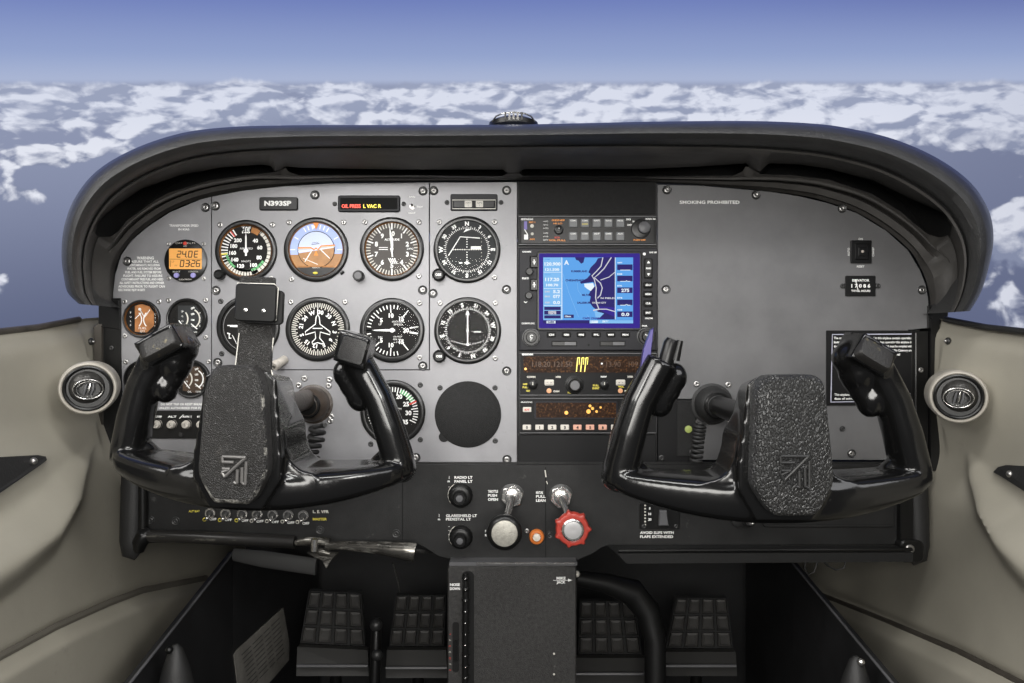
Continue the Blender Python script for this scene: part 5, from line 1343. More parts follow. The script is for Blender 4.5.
# chart clip on the left yoke
mb = MB(); k = .00089
def prect(mb, c0, c1, z0, z1, skew, y0, y1, m, r): mb.prism([(c0, z0), (c1, z0), (c1 + skew, z1), (c0 + skew, z1)], y0, y1, m)
mb = MB(); mb.M = Matrix.Translation((.008, -.030, -.001)); mb.rrect(.002 - .0165, .002 + .018, .044, .138, -.049, -.046, LEATHW, .002, .0006); part('clip_strap', mb, yl, 'black strap')
mb = MB(); mb.M = Matrix.Translation((.0135, -.030, .0115)); mb.rrect(-.0195, .020, .082, .118, -.060, -.054, KNOB, .004, .0012); mb.rrect(-.014, .0245, .080, .113, -.053, -.049, KNOB, .004, .0008); mb.tube([(-.0195, -.0573, .085), (-.0185, -.0573, .118), (.0165, -.0573, .1187), (.0205, -.0573, .115), (.0195, -.0573, .084)], .0005, CRM, n=6)
mb.M = Matrix.Translation((.008, -.030, -.001)); mb.tube([(-.0145, -.050, .046), (-.0120, -.050, .083)], .0005, CRM, n=6); mb.tube([(.0215, -.048, .044), (.0185, -.048, .052), (.0205, -.048, .080)], .0006, CRM, n=6)
cl = part('clip_plate', mb, yl, 'square black clip plate with a worn pale edge')
for x_ in (-.0085, .0085):
    mb = MB(); mb.M = Matrix.Translation((.0135, -.030, .0115)); mb.lathe([(.0022, -.060), (.0018, -.0613), (0, -.0617)], CHROME, c=(x_, .0925), n=16); part('rivet', mb, cl)
# boots where the shafts enter the panel
def boot(label, cx, cy, R, m, rot):
    t, k = pthing('shaft_boot', label, 'boot', cx, cy)
    mb = MB(k); mb.lathe([(R * 1.12, .4), (R * 1.12, -1.2), (R * .98, -2), (R, -5), (R * .93, -12), (R * .75, -17), (R * .62, -19), (R * .60, -23), (R * .52, -24), (R * .5, -22)], m, n=40); part('boot_bell', mb, t)
    mb = MB(k); mb.lathe([(R * .66, -19), (R * .70, -20), (R * .70, -22.5), (R * .64, -23.5)], KNOB, n=32); part('boot_collar', mb, t)
    for a in (40, 135, -38, 222): a_ = math.radians(a); screw(t, R * 1.36 * math.sin(a_) * k, -.1 * k, R * 1.36 * math.cos(a_) * k, 3 * k)
    return t
boot('dark brown worn boot round the left yoke shaft, right of the left hub', 313.5, 404, 17.5, BOOTM, 0)
boot('clean black rubber boot round the right yoke shaft, left of the right hub', 712, 404, 18.5, RUBB, 0)
def coil(label, pts, r, turns, wire=1.8):
    t = thing('coiled_cord', label, 'cord', U(*pts[-1], -.03)); mb = MB(); n = turns * 14; path = []
    P = [U(*p, -.035) - Vector(t.location) for p in pts]
    for i in range(n + 1):
        f = i / n * (len(P) - 1); j = min(int(f), len(P) - 2); c = P[j].lerp(P[j + 1], f - j); a = 2 * PI * i / 14
        path.append(c + Vector((math.cos(a) * r, math.sin(a) * r, 0)))
    mb.tube(path, wire * sc(0), RUBB, n=8); part('cord_coils', mb, t)
coil('glossy black coiled cord hanging below the left shaft boot', [(318, 425), (316, 440), (310, 452), (312, 464)], .0085, 6, 2.2)
coil('black coiled cord hanging below the right shaft boot', [(700, 424), (698, 440), (696, 462)], .0062, 9, 1.7)
# ================================================================= lower black panel
YL = -.014
lp = thing('lower_panel', 'black lower panel with white lettering across the width under the grey panels', 'panel', U(520, 560, YL))
out = [(146, 464.8), (903, 464.8), (903, 545), (612, 545), (603, 547), (592, 554), (578, 560), (452, 560), (438, 556), (424, 547), (414, 542.5), (404, 541.5), (146, 543)]
mb = MB(); mb.prism([(U(a, b, YL) - lp.location).xz[:] for a, b in out], 0, .010, BLKP, ch=.0005); part('panel_sheet', mb, lp)
mb = MB()
mb.box(-.475, .475, (U(0, 466, YL) - lp.location).z, (U(0, 463.5, YL) - lp.location).z, .009, .075, BLKP); part('panel_ledge', mb, lp)
def ql(px, py, o=None): p = U(px, py, YL) - Vector((o or lp).location); return p.x, p.z
kl = sc(YL)
mb = MB()
for px in (402.5, 545.6):
    a = ql(px, 467); b = ql(px, 540 if px < 500 else 559); mb.stroke([a, b], .9 * kl, -.0004, VOID)
part('panel_seam', mb, lp)
LAB = {}
def TL(s, px, py, h, w=None, al='l', m=None, rot=0):
    x, z = ql(px, py); mb = LAB.setdefault((int(px) // 52, int(py) // 16), MB()); mb.text(s, x, z, h * kl, -.0008, m or WHT, al, rot, .03, w * kl if w else None)
for s, px, py, w in (('RADIO LT', 454.5, 477.3, 18), ('PANEL LT', 454.5, 481.3, 18), ('GLARESHIELD LT', 446, 515.5, 31), ('PEDESTAL LT', 446, 519, 25), ('THROTTLE', 488, 491.3, 10), ('PUSH', 488, 495.3, 9), ('OPEN', 488, 499.3, 10), ('MIXTURE', 536, 492.5, 7), ('PULL', 536, 496.3, 9.5), ('LEAN', 536, 500.3, 9.5), ('AVOID SLIPS WITH', 640, 532.5, 33.5), ('FLAPS EXTENDED', 640, 536.5, 33)): TL(s, px, py, 2.6, w)
for py in (486.5, 491, 496.5): TL('-', 448.5, py, 2.4)
for py in (529, 533, 537, 542): TL('-', 448.5, py - 3, 2.4)
for s, px, py in (('|', 439, 515), ('m', 438, 519), ('|', 449, 477), ('m', 447.6, 481), ('F', 485, 531), ('R', 485, 535)): TL(s, px, py, 2.2)
TL('ALT BAT', 189, 511, 2, 11, m=YELM); TL('MASTER', 313, 519, 2.4, 14, m=YELM); TL('L. E. VFR', 313, 511.5, 2.8, 16, m=CRM)
for i, px in enumerate((210.6, 226, 242.6, 257.6, 273, 288.5, 303.5)): TL('OFF', px - 1, 519 + i * .7, 2.4, 7)
for q_ in LAB.values(): part('engraved_label', q_, lp, 'white engraved lettering')
for px, py in ((175.7, 521), (320, 530), (396.3, 533.6), (150.5, 520)): big_screw(lp, px, py, 4.2, YL, True)
big_screw(lp, 549.7, 534.5, 3.6, YL, True); screw(lp, *(U(527, 531, YL) - Vector(lp.location)), 2.4 * kl)
mb = MB(); pts = [ql(571, 0)[0]]
mb.stroke([ql(545, 470), ql(546, 477)], 1.1 * kl, -.0007, CRM); mb.stroke([ql(546.5, 481), ql(547.5, 484)], .8 * kl, -.0007, CRM); part('scratch', mb, lp, 'pale scratch')

def lthing(name, label, cat, px, py, group=None): t = thing(name, label, cat, U(px, py, YL), group); return t, kl
# toggle switches
for i, px in enumerate((210.6, 226, 242.6, 257.6, 273, 288.5, 303.5)):
    t, k = lthing('toggle_switch', 'silver toggle switch, %s from the left in the row under the left yoke' % ('first', 'second', 'third', 'fourth', 'fifth', 'sixth', 'seventh')[i], 'switch', px, 513 + i * .4, 'row of toggle switches under the left yoke')
    mb = MB(k); mb.lathe([(5, .3), (5, -1), (3.6, -1.6), (3.4, -3), (1.8, -3.2), (0, -3.2)], DSTEEL, n=20); mb.ring(3.6, 5.2, -1.7, CHROME, n=20); part('switch_nut', mb, t)
    mb = MB(k); mb.tube([(0, -3, 0), (.3, -9, -3.5)], [1.3, 2.2], CHROME, n=12); mb.ball((.3, -9, -3.5), 2.2, CHROME, 8); part('switch_lever', mb, t)
    mb = MB(k); mb.lathe([(2.0, .2), (1.8, -.6), (0, -.8)], YELM if i < 3 else CRM, c=(-6, -6.5), n=14); mb.disc(1.1, -.9, KNOB, (-6, -6.5), 12); part('indicator_dot', mb, t, 'small round indicator')
# dimmer knobs
for label, px, py, r_ in (('upper black dimmer knob beside the RADIO LT lettering', 460.6, 495, 11), ('lower black dimmer knob beside the GLARESHIELD LT lettering', 461, 536.5, 10.5)):
    t, k = lthing('dimmer_knob', label, 'knob', px, py)
    mb = MB(k); mb.lathe([(r_ + 1, .3), (r_ + 1, -2), (r_, -3), (r_ * .92, -11), (r_ * .8, -12), (r_ * .62, -12)], KNOB, n=36, knurl=18, kd=.04); mb.ring(r_ + .9, r_ + 1.8, -.6, CRM, a0=-130, a1=-30); part('outer_knob', mb, t)
    mb = MB(k); mb.lathe([(r_ * .62, -10), (r_ * .58, -17), (r_ * .5, -18.5), (r_ * .36, -18.5), (r_ * .34, -17.6), (0, -17.6)], KNOB, n=28, knurl=12, kd=.05); mb.lathe([(r_ * .34, -17.7), (r_ * .3, -18.6), (0, -18.8)], KGRY, n=20); part('inner_knob', mb, t)
# throttle and mixture: nut, rod, knob
def plunger(name, label, nut, knob_px, dep, R):
    t, k = lthing(name, label, 'engine control', *nut)
    mb = MB(k); hexr = 11.5
    hexa = [(hexr * math.cos(PI / 3 * i + .3), hexr * math.sin(PI / 3 * i + .3)) for i in range(6)]
    mb.lathe([(12.4, .3), (12.4, -.8), (11, -1.2), (0, -1.2)], DSTEEL, n=30)
    mb.prism(hexa, -4.5, -1, CHROME, ch=.8); mb.lathe([(7.6, -4.4), (7.2, -7), (5, -7.6), (0, -7.6)], CHROME, n=24); part('lock_nut', mb, t, 'worn chrome nut')
    e = U(*knob_px, dep) - Vector(t.location)
    mb = MB(); mb.tube([(0, -5 * k, 0), e + Vector((0, .030, 0))], [.0042, .0042], CHROME, n=16); part('control_rod', mb, t)
    return t, e, sc(dep)
t, e, k = plunger('throttle', 'black throttle knob with a worn silver face on a chrome rod', (512, 496), (504.5, 533.5), -.10, 17)
mb = MB(k); mb.lathe([(8, 30), (10, 26), (15.5, 14), (17.5, 8), (17.5, 2), (16.2, 0), (13.8, -.8), (13.4, .2)], KNOB, n=48); kb = part('knob', mb, t, 'round black knob'); kb.location = e
mb = MB(k); mb.lathe([(13.4, .4), (13, -.8), (12, -1.2), (0, -1.4)], mat('worn_silver_face', (.40, .385, .34), .42, .45, var=.22, vscale=260, bump=.4, bscale=900), n=40); q = part('knob_face', mb, kb, 'pitted silver disc')
t, e, k = plunger('mixture_control', 'red scalloped mixture knob with a silver centre on a chrome rod', (561, 496.5), (572.8, 530), -.08, 18)
mb = MB(k); n = 96; prof = [(9, 16), (13, 12), (16.6, 9), (16.8, 2.5), (15.6, .6), (12.6, 0), (11.4, .4)]; vs = []; fs = []
for r_, y_ in prof:
    for i in range(n):
        a = 2 * PI * i / n; lob = max(0, math.cos(a * 7)) ** 3 if r_ > 12 else 0
        vs.append(((r_ + lob * 2.6) * math.cos(a), y_, (r_ + lob * 2.6) * math.sin(a)))
for q_ in range(len(prof) - 1):
    for i in range(n): j = (i + 1) % n; fs.append((q_ * n + i, q_ * n + j, (q_ + 1) * n + j, (q_ + 1) * n + i))
mb.add(vs, fs, REDK, True); kb = part('knob', mb, t, 'red scalloped knob'); kb.location = e
mb = MB(k); mb.lathe([(11.4, .9), (11, -1.2), (9.8, -2), (9.2, -1)], CHROME, n=40); mb.lathe([(9.2, -.6), (8.6, -1.6), (5, -1.9), (0, -1.7)], mat('brushed_silver', (.75, .74, .74), .32, .7), n=40); part('knob_face', mb, kb, 'polished silver centre')
t, k = lthing('carburettor_lamp', 'small orange-ringed button between the throttle and the red mixture knob', 'button', 536.6, 536.5)
mb = MB(k); mb.lathe([(7.6, .3), (7.6, -2.4), (6.6, -4), (4.4, -4.2), (4.2, -3)], ORGK, n=30); part('button_ring', mb, t, 'orange ring')
mb = MB(k); mb.lathe([(4.3, -2.6), (3.6, -5), (0, -5.6)], mat('lens_pale', (.75, .68, .58), .25), n=20); part('button_lens', mb, t, 'pale centre')
# flap lever box
t, k = lthing('flap_selector', 'black flap selector plate with a grey paddle lever above the AVOID SLIPS lettering', 'lever', 659.5, 517)
mb = MB(k); mb.rrect(-20, 20, -11.5, 14, -1.6, .4, KNOB, 1, .5)
for i in range(7): mb.rrect(-15.5, -13.8, -8 + i * 3.2, -6.6 + i * 3.2, -1.8, -1.6, CRM, .2)
for i in range(3): mb.text(('0', '10', '20')[i], -10, 9 - i * 5.5, 2.4, -1.8, WHT, bold=.04)
mb.rrect(-5.5, 8, -10, 13, -1.9, -1.5, VOID, .6); part('selector_plate', mb, t)
mb = MB(k); mb.prism([(-3, -5.5), (6.5, -5.5), (4.5, 9), (-2, 9)], -14, -8, KGRY, ch=.8); mb.tube([(1.5, -1.5, 6), (1.5, -9, 5)], 2, KNOB, n=10); part('flap_lever', mb, t, 'grey paddle')
for x_, z_ in ((-16, -9), (16, -9)): screw(t, x_ * k, -1.7 * k, z_ * k, 2.3 * k, True)
# control knob below the right hub
t, k = lthing('cabin_heat_knob', 'black round knob with a steel screw, under the hub of the right yoke', 'knob', 747, 519)
mb = MB(k); mb.lathe([(8, .3), (8, -2), (6, -3), (5.4, -9), (4.6, -10), (0, -10)], RUBB, n=30); mb.M = Matrix.Translation((-9, 0, -1)); mb.lathe([(7, .3), (7, -2), (6, -2.6), (0, -2.6)], RUBB, n=28); part('knob_body', mb, t)
screw(t, 1 * k, -10.2 * k, -.5 * k, 3.4 * k)
# glove-box door
t, k = lthing('glove_box_door', 'flat black glove-box door with rounded corners, lower right', 'door', 828, 527)
mb = MB(k); mb.rrect(-66, 66, 0, 62, -1.6, .5, BLKP, 4, .7); mb.stroke([(-63, 3), (63, 3)], .5, -1.7, VOID); part('door_leaf', mb, t)

# corner brackets and lower edge tubes
t = thing('corner_bracket', 'black rounded bracket at the lower left end of the panel', 'bracket', U(135, 555, YL))
def L3(px, py, y, t): return U(px, py, y) - Vector(t.location)
mb = MB(); mb.tube([L3(133, 470, -.012, t), L3(132, 500, -.014, t), L3(131, 540, -.016, t), L3(132, 552, -.016, t), L3(138, 556, -.014, t)], [(.0135, .010), (.0135, .010), (.0135, .011), (.012, .010), (.006, .006)], RUBB, n=18, up=(1, 0, 0)); part('bracket_arm', mb, t)
mb = MB(); mb.tube([L3(143, 470, -.018, t), L3(143, 535, -.020, t)], [.0055, .0055], KNOB, n=14); mb.tube([L3(139, 551, -.024, t), L3(140, 543, -.026, t), L3(144, 536, -.026, t), L3(150, 534, -.022, t)], [.006, .009, .010, .0095], KNOB, n=16); part('bracket_elbow', mb, t)
t = thing('corner_bracket', 'black rounded bracket with a steel screw at the lower right end of the panel', 'bracket', U(915, 560, YL))
mb = MB(); mb.tube([L3(915, 470, -.010, t), L3(917, 500, -.012, t), L3(918.5, 545, -.014, t), L3(918, 556, -.014, t), L3(910, 561, -.012, t)], [(.0145, .010), (.0135, .010), (.0125, .011), (.011, .010), (.006, .007)], RUBB, n=18, up=(1, 0, 0)); part('bracket_arm', mb, t)
mb = MB(); mb.rrect(*(L3(899, 0, -.02, t).x, L3(912, 0, -.02, t).x), L3(0, 548, -.02, t).z, L3(0, 470, -.02, t).z, -.010, .004, KNOB, .003, .001); mb.rrect(L3(897, 0, -.02, t).x, L3(921, 0, -.02, t).x, L3(0, 561, -.02, t).z, L3(0, 539, -.02, t).z, -.014, .004, KNOB, .007, .002); part('bracket_elbow', mb, t)
p = L3(909.5, 549, -.028, t); screw(t, p.x, -.0145, p.z, 4.6 * kl)
t = thing('panel_edge_tube', 'worn black tube running along the lower left edge of the panel', 'tube', U(215, 548, -.02))
mb = MB(); P_ = [L3(146, 535.5, -.026, t), L3(200, 537.5, -.027, t), L3(250, 540, -.028, t), L3(295, 542, -.028, t)]
mb.tube(P_, [.0072, .0075, .0078, .0075], mat('tube_worn_black', (.02, .019, .018), .3, .2, wear=((.20, .19, .165), 70, .60, .1), stretch=(.2, 1, 1)), n=18); part('tube_body', mb, t)
t = thing('parking_brake_handle', 'scuffed silver-and-black parking brake handle under the left lower panel', 'handle', U(350, 556, -.03))
SH = mat('scuffed_black_chrome', (.10, .095, .085), .26, .7, var=.5, vscale=120, wear=((.55, .53, .48), 55, .56, .1), stretch=(.35, 1, 1))
mb = MB(); mb.tube([L3(296, 543, -.034, t), L3(308, 541, -.036, t), L3(330, 542, -.038, t)], [.004, .0055, .005], SH, n=14); mb.tube([L3(326, 545.5, -.040, t), L3(345, 545.5, -.041, t), L3(380, 548, -.043, t), L3(406, 551, -.044, t), L3(415, 552.5, -.044, t)], [(.0045, .0045), (.0055, .0055), (.0075, .007), (.011, .0085), (.0115, .009)], SH, n=20); part('grip_tube', mb, t)
mb = MB(); mb.tube([L3(312, 548, -.036, t), L3(322, 552, -.038, t), L3(330, 554, -.038, t)], [.003, .005, .003], SH, n=10); mb.prism([L3(a, b, -.04, t).xz[:] for a, b in ((307, 553), (338, 553), (331, 561), (326, 569), (322, 561), (313, 557))], -.010, -.004, SH, ch=.0008); part('ratchet_catch', mb, t)  # ratchet catch under the brake handle
mb = MB(); mb.tube([L3(314.5, 539, -.05, t), L3(314.5, 551, -.05, t)], .0042, CHROME, n=16); part('catch_pin', mb, t, 'bright chrome pin')
mb = MB(); mb.tube([L3(415, 551, -.03, t), L3(436, 552, .02, t)], .0022, CHROME, n=8); part('brake_cable', mb, t)
t = thing('panel_edge_ledge', 'black textured ledge along the lower right edge of the panel', 'ledge', U(752, 563, -.02))
mb = MB(); y0, y1 = -.045, .0
def led(py, y): return L3(0, py, y, t).z
a = L3(607, 547, -.02, t).x; b = L3(623, 562, -.02, t).x; c = L3(900, 0, -.02, t).x
za, zb, zc_ = led(546, -.02), led(553, -.045), led(562.5, -.045)
vs = [(a, .004, za), (c, .004, za), (c, -.030, led(551.5, -.045)), (a + .008, -.030, led(552.5, -.045)), (b, -.030, zc_), (c, -.030, led(560.5, -.045)), (b, .004, zc_), (c, .004, led(560, -.045))]
mb.add(vs, [(0, 1, 2, 3), (3, 2, 5, 4), (4, 5, 7, 6), (0, 3, 4, 6), (1, 7, 5, 2), (0, 6, 7, 1)], PLATE); mb.tube([(a + .01, -.028, led(549, -.04)), (c, -.028, led(547.5, -.04))], .0022, KNOB, n=8); part('ledge_rail', mb, t)
t = thing('cable_loops', 'two thin black cable loops hanging under the lower right ledge', 'cable', U(826, 562, .0))
mb = MB()
for pts in ([(806, 560), (804.5, 568), (808, 574.5), (814, 572), (817, 563), (818, 560)], [(822, 560), (828, 566), (836, 570), (844, 568), (846, 560)]): mb.tube([L3(a, b, .0, t) for a, b in pts], .0011, RUBB, n=8)
part('cable', mb, t)

# breaker sub-panel on the left
t, k = pthing('breaker_panel', 'black strip of round circuit breakers, left of the left hub', 'circuit breaker panel', 190, 438.5)
mb = MB(k); mb.rrect(-42, 70, 0, 28, -1.2, .4, KNOB, .6, .3); part('strip_face', mb, t)
mb = MB(k)
for i, s in enumerate(('FUEL PUMP', 'ALT', 'AVN 1', 'AVN BUS', 'FLAP', 'INST')): mb.text(s, -32 + i * 14.7, 22, 1.9, -1.3, WHT, w=9, bold=.04)
mb.stroke([(-10, 20), (-6, 24)], .7, -1.3, WHT); part('strip_lettering', mb, t)
for i in range(6):
    mb = MB(k); mb.lathe([(5, -1), (5, -2.4), (4, -3), (3.6, -6), (3, -6.6), (0, -6.6)], mat('breaker_ivory', (.50, .47, .42), .4, var=.25, vscale=200), c=(-32 + i * 14.7, 14.3), n=24); mb.ring(4.2, 5.3, -2.9, KNOB, c=(-32 + i * 14.7, 14.3), n=24); mb.text('5', -32 + i * 14.7, 14.3, 3, -6.7, KNOB); part('breaker_button', mb, t)
mb = MB(k); mb.lathe([(2.4, -1), (2, -2.4), (0, -2.6)], DSTEEL, c=(-8.5, 4), n=14); part('strip_screw', mb, t)
# thin lighter band below the breakers is the sheet; below it the dark knee ledge already stands

# ================================================================= pedestal
t = thing('centre_pedestal', 'black textured centre pedestal with the trim-wheel slot, between the rudder pedals', 'pedestal', (.0, 0, 0))
YP = -.035
def P3(px, py, y=YP): return U(px, py, y)
PK = mat('pedestal_crinkle', (.030, .029, .028), .5, 0, bump=.8, bscale=1300, var=.45, vscale=260, wear=((.13, .125, .12), 30, .66, .12))
mb = MB(); x0, x1 = P3(447.5, 0).x, P3(576.5, 0).x; zt = P3(0, 566).z
mb.rrect(x0, x1, 0, zt, YP, .34, PK, .004, .0015); part('pedestal_body', mb, t)
mb = MB(); mb.rrect(x0 + .002, x1 + .001, zt, zt + .0042, YP + .001, .2, KGRY, .001); mb.tube([(x0 + .035, YP, zt + .003), (x1 - .002, YP, zt + .003)], .0014, CHROME, n=6); part('top_plate', mb, t)
mb = MB(); a = P3(467, 571); b = P3(467, 690); mb.rrect(a.x - .006, a.x + .0085, P3(0, 700).z, a.z, YP - .0006, YP + .01, VOID, .006); part('trim_slot', mb, t)
mb = MB()
mb.tube([P3(465.5, 573, YP - .005), P3(466, 600, YP - .008), P3(465.5, 640, YP - .009), P3(465, 690, YP - .008)], .0035, KNOB, n=12)
for i in range(11): c = P3(465.6, 578 + i * 11, YP - .0075); mb.lathe([(.0046, -.002), (.0046, .002)], KNOB, n=12) if False else mb.ball(tuple(c), .0047, KNOB, 8, (1, 1, .75)); mb.ball((c.x, c.y - .0042, c.z), .0012, CHROME, 6)
part('trim_wheel', mb, t, 'ribbed black trim wheel edge')
mb = MB(); mb.rrect(P3(452.5, 0).x, P3(459, 0).x, P3(0, 672).z, P3(0, 622).z, YP - .0004, YP + .01, VOID, .003); mb.rrect(P3(454, 0).x, P3(457.5, 0).x, P3(0, 660).z, P3(0, 640).z, YP - .002, YP, KNOB, .001); part('trim_indicator', mb, t)
kp = sc(YP)
mb = MB()
for s, px, py, w in (('NOSE', 455, 584.5, 10), ('DOWN', 455, 588.5, 10), ('MIKE', 561, 578, 9), ('JACK', 561, 582, 9)): p = P3(px, py); mb.text(s, p.x, p.z, 2.6 * kp, YP - .0007, WHT, w=w * kp, bold=.04)
p = P3(568, 580); mb.poly([(p.x, p.z + .0018), (p.x + .005, p.z), (p.x, p.z - .0018)], YP - .0007, WHT); mb.stroke([P3(553, 580.2).xz[:], P3(568, 580.2).xz[:]], .4 * kp, YP - .0006, WHT)
for i in range(7): p = P3(450, 634 + i * 6); mb.text('TAKEOFF'[i], p.x, p.z, 2.2 * kp, YP - .0007, CRM if i % 2 else REDM, rot=90)
for px, py in ((554, 653.5), (554, 674)): p = P3(px, py); mb.disc(.0013, YP - .0008, CRM, (p.x, p.z), 10)
part('pedestal_lettering', mb, t)
p = P3(576, 0); mb = MB(); mb.ball((x1 + .001, YP + .012, P3(0, 577, YP).z), .004, CRM, 8); part('jack_socket', mb, t)

# ================================================================= rudder pedals and footwell
def pedal(label, pts, low, y0=.20):
    """pts: top-left, top-right, bottom-right, bottom-left of the ribbed pad, photo pixels"""
    t = thing('rudder_pedal', label, 'pedal', U((pts[2][0] + pts[3][0]) / 2, low, y0 - .01), 'rudder pedals')
    def at(u, v, d=0.0):
        tl, tr, br, bl = pts; x = (tl[0] * (1 - u) + tr[0] * u) * (1 - v) + (bl[0] * (1 - u) + br[0] * u) * v; y = (tl[1] * (1 - u) + tr[1] * u) * (1 - v) + (bl[1] * (1 - u) + br[1] * u) * v
        return U(x, y, y0 + .06 * (1 - v) + d) - Vector(t.location)
    mb = MB(); n = 8
    rows = [[at(i / n, j / n, .003 - .002 * math.sin(PI * i / n)) for i in range(n + 1)] for j in range(n + 1)]
    mb.grid(rows, PEDG, flip=True); rows2 = [[p + Vector((0, .012, 0)) for p in r] for r in rows]; mb.grid(rows2, PEDG)
    for edge in ([(r[0], q[0]) for r, q in zip(rows, rows2)], [(r[-1], q[-1]) for r, q in zip(rows, rows2)], list(zip(rows[0], rows2[0])), list(zip(rows[-1], rows2[-1]))): mb.grid([[a for a, _ in edge], [b for _, b in edge]], PEDG)
    part('pedal_plate', mb, t)
    mb = MB()
    cols, rws = 4, 3
    for r_ in range(rws):
        for c_ in range(cols):
            g = .035; u0, u1 = c_ / cols + g, (c_ + 1) / cols - g; v0, v1 = r_ / rws + g, (r_ + 1) / rws - g
            A_ = [at(u0, v0, -.004), at(u1, v0, -.004), at(u1, v1, -.004), at(u0, v1, -.004)]; g2 = .02
            B_ = [at(u0 - g2, v0 - g2, .003), at(u1 + g2, v0 - g2, .003), at(u1 + g2, v1 + g2, .003), at(u0 - g2, v1 + g2, .003)]
            u3, v3 = .035, .045
            C_ = [at(u0 + u3, v0 + v3, -.002), at(u1 - u3, v0 + v3, -.002), at(u1 - u3, v1 - v3, -.002), at(u0 + u3, v1 - v3, -.002)]
            mb.add(A_ + B_ + C_, [(8, 9, 10, 11), (0, 1, 9, 8), (1, 2, 10, 9), (2, 3, 11, 10), (3, 0, 8, 11), (4, 5, 1, 0), (5, 6, 2, 1), (6, 7, 3, 2), (7, 4, 0, 3)], PED)
    part('ribbed_pad', mb, t, 'ribbed rubber pad')
    # heel plate below
    mb = MB(); bl, br = pts[3], pts[2]; dx = (br[0] - bl[0]) * .04
    a, b = U(bl[0] - dx, bl[1] + 4, y0 - .004) - t.location, U(br[0] + dx, br[1] + 4, y0 - .004) - t.location; c, d = U(br[0] + dx * 1.5, low, y0 - .03) - t.location, U(bl[0] - dx * 1.5, low, y0 - .03) - t.location
    th = Vector((0, .012, 0)); mb.add([a, b, c, d, a + th, b + th, c + th, d + th], [(0, 1, 2, 3), (7, 6, 5, 4), (0, 4, 5, 1), (3, 2, 6, 7), (0, 3, 7, 4), (1, 5, 6, 2)], mat('heel_plate', (.045, .044, .042), .45, .2, bump=.2, bscale=600)); part('heel_plate', mb, t)
    mb = MB(); e0 = U(bl[0] - 3, low - 10, y0 - .034) - t.location; e1 = U(br[0] + 3, low - 10, y0 - .034) - t.location; mb.tube([e0, e1], .0022, KGRY, n=8); part('plate_edge', mb, t)
    mb = MB(); m0 = (a + b) / 2; mb.tube([m0 + Vector((0, .02, .0)), Vector((m0.x, m0.y + .03, -U(0, low, y0 - .01).z + .01))], .009, KNOB, n=10); part('pedal_arm', mb, t)
pedal('outer left rudder pedal with a ribbed pad, beside the metal data placard', [(309, 591), (361, 593), (365, 646), (300, 643)], 676)
pedal('inner left rudder pedal with a ribbed pad, left of the centre pedestal', [(396, 595), (446, 595), (444, 646), (389, 646)], 678)
pedal('inner right rudder pedal with a ribbed pad, right of the centre pedestal', [(580, 601), (634, 601), (642, 654), (578, 654)], 684)
pedal('outer right rudder pedal with a ribbed pad, beside the right kick panel', [(676, 598), (727, 598), (733, 648), (666, 648)], 676)
# hose and centre strut between the right pedals
t = thing('air_duct', 'glossy black duct running down between the right rudder pedals', 'duct', U(650, 690, .1))
DU = mat('duct_gloss', (.008, .008, .008), .45, bump=.3, bscale=60)
mb = MB(); mb.tube([L3(575, 578, .10, t), L3(605, 583, .11, t), L3(632, 592, .12, t), L3(648, 612, .12, t), L3(655, 640, .11, t), Vector((L3(656, 700, .10, t).x, 0, -U(650, 690, .1).z + .004))], [.010, .013, .019, .018, .015, .014], DU, n=24); part('duct_tube', mb, t)
t = thing('rudder_linkage', 'dark steel linkage between the left rudder pedals', 'linkage', U(377, 690, .16))
mb = MB(); mb.tube([L3(377, 618, .16, t), L3(376, 645, .15, t), L3(374, 700, .14, t)], [.006, .008, .008], KNOB, n=12); mb.ball(tuple(L3(376, 625, .15, t)), .009, DSTEEL, 10); mb.ball(tuple(L3(377, 655, .14, t)), .008, DSTEEL, 10); part('link_rod', mb, t)
mb = MB(); mb.tube([L3(393, 563, .05, t), L3(398, 580, .07, t), L3(400, 592, .09, t)], .0014, CHROME, n=8); part('wire', mb, t)

# kick panels
def kick(side):
    s = side
    t = thing('kick_panel', 'black kick panel low on the %s' % ('left with a metal data placard riveted to it' if s < 0 else 'right, plain with a long straight edge'), 'panel', (s * .40, .1, 0))
    if s < 0: A_, B_, C_ = U(118, 697, -.20), U(233, 552, .15), U(318, 560, .46)
    else: A_, B_, C_ = U(905, 697, -.20), U(793, 563, .15), U(746, 560, .46)
    o = Vector(t.location)
    def dn(p): return Vector((p.x, p.y, 0))
    pts = [A_, B_, C_]; mb = MB(); th = Vector((s * .006, 0, 0))
    top = [p - o for p in pts]; bot = [dn(p) - o for p in pts]
    n = 3; vs = top + bot + [p + th for p in top] + [p + th for p in bot]
    fs = []
    for i in range(2):
        fs += [(i, i + 1, 3 + i + 1, 3 + i), (6 + i, 9 + i, 9 + i + 1, 6 + i + 1), (i, 6 + i, 6 + i + 1, i + 1)]
    mb.add(vs, fs, KICK); part('panel_board', mb, t)
    mb = MB(); mb.tube([p + Vector((-s * .001, 0, 0)) for p in top[:2]], .0016, KGRY, n=8); part('edge_bead', mb, t)
    return t, A_, B_, C_, o
t, A_, B_, C_, o = kick(-1)
def on_plane(px, py, P0, P1, off=.0012):
    """meet the vertical plane through P0,P1"""
    d = (P1 - P0); nrm = Vector((d.y, -d.x, 0)).normalized(); r = U(px, py, 1.0) - U(px, py, 0.0); e = Vector((0, -D, ZC)); q = ((P0 - e).dot(nrm)) / r.dot(nrm)
    p = e + r * q; n_ = nrm if nrm.dot(e - P0) > 0 else -nrm; return p + n_ * off
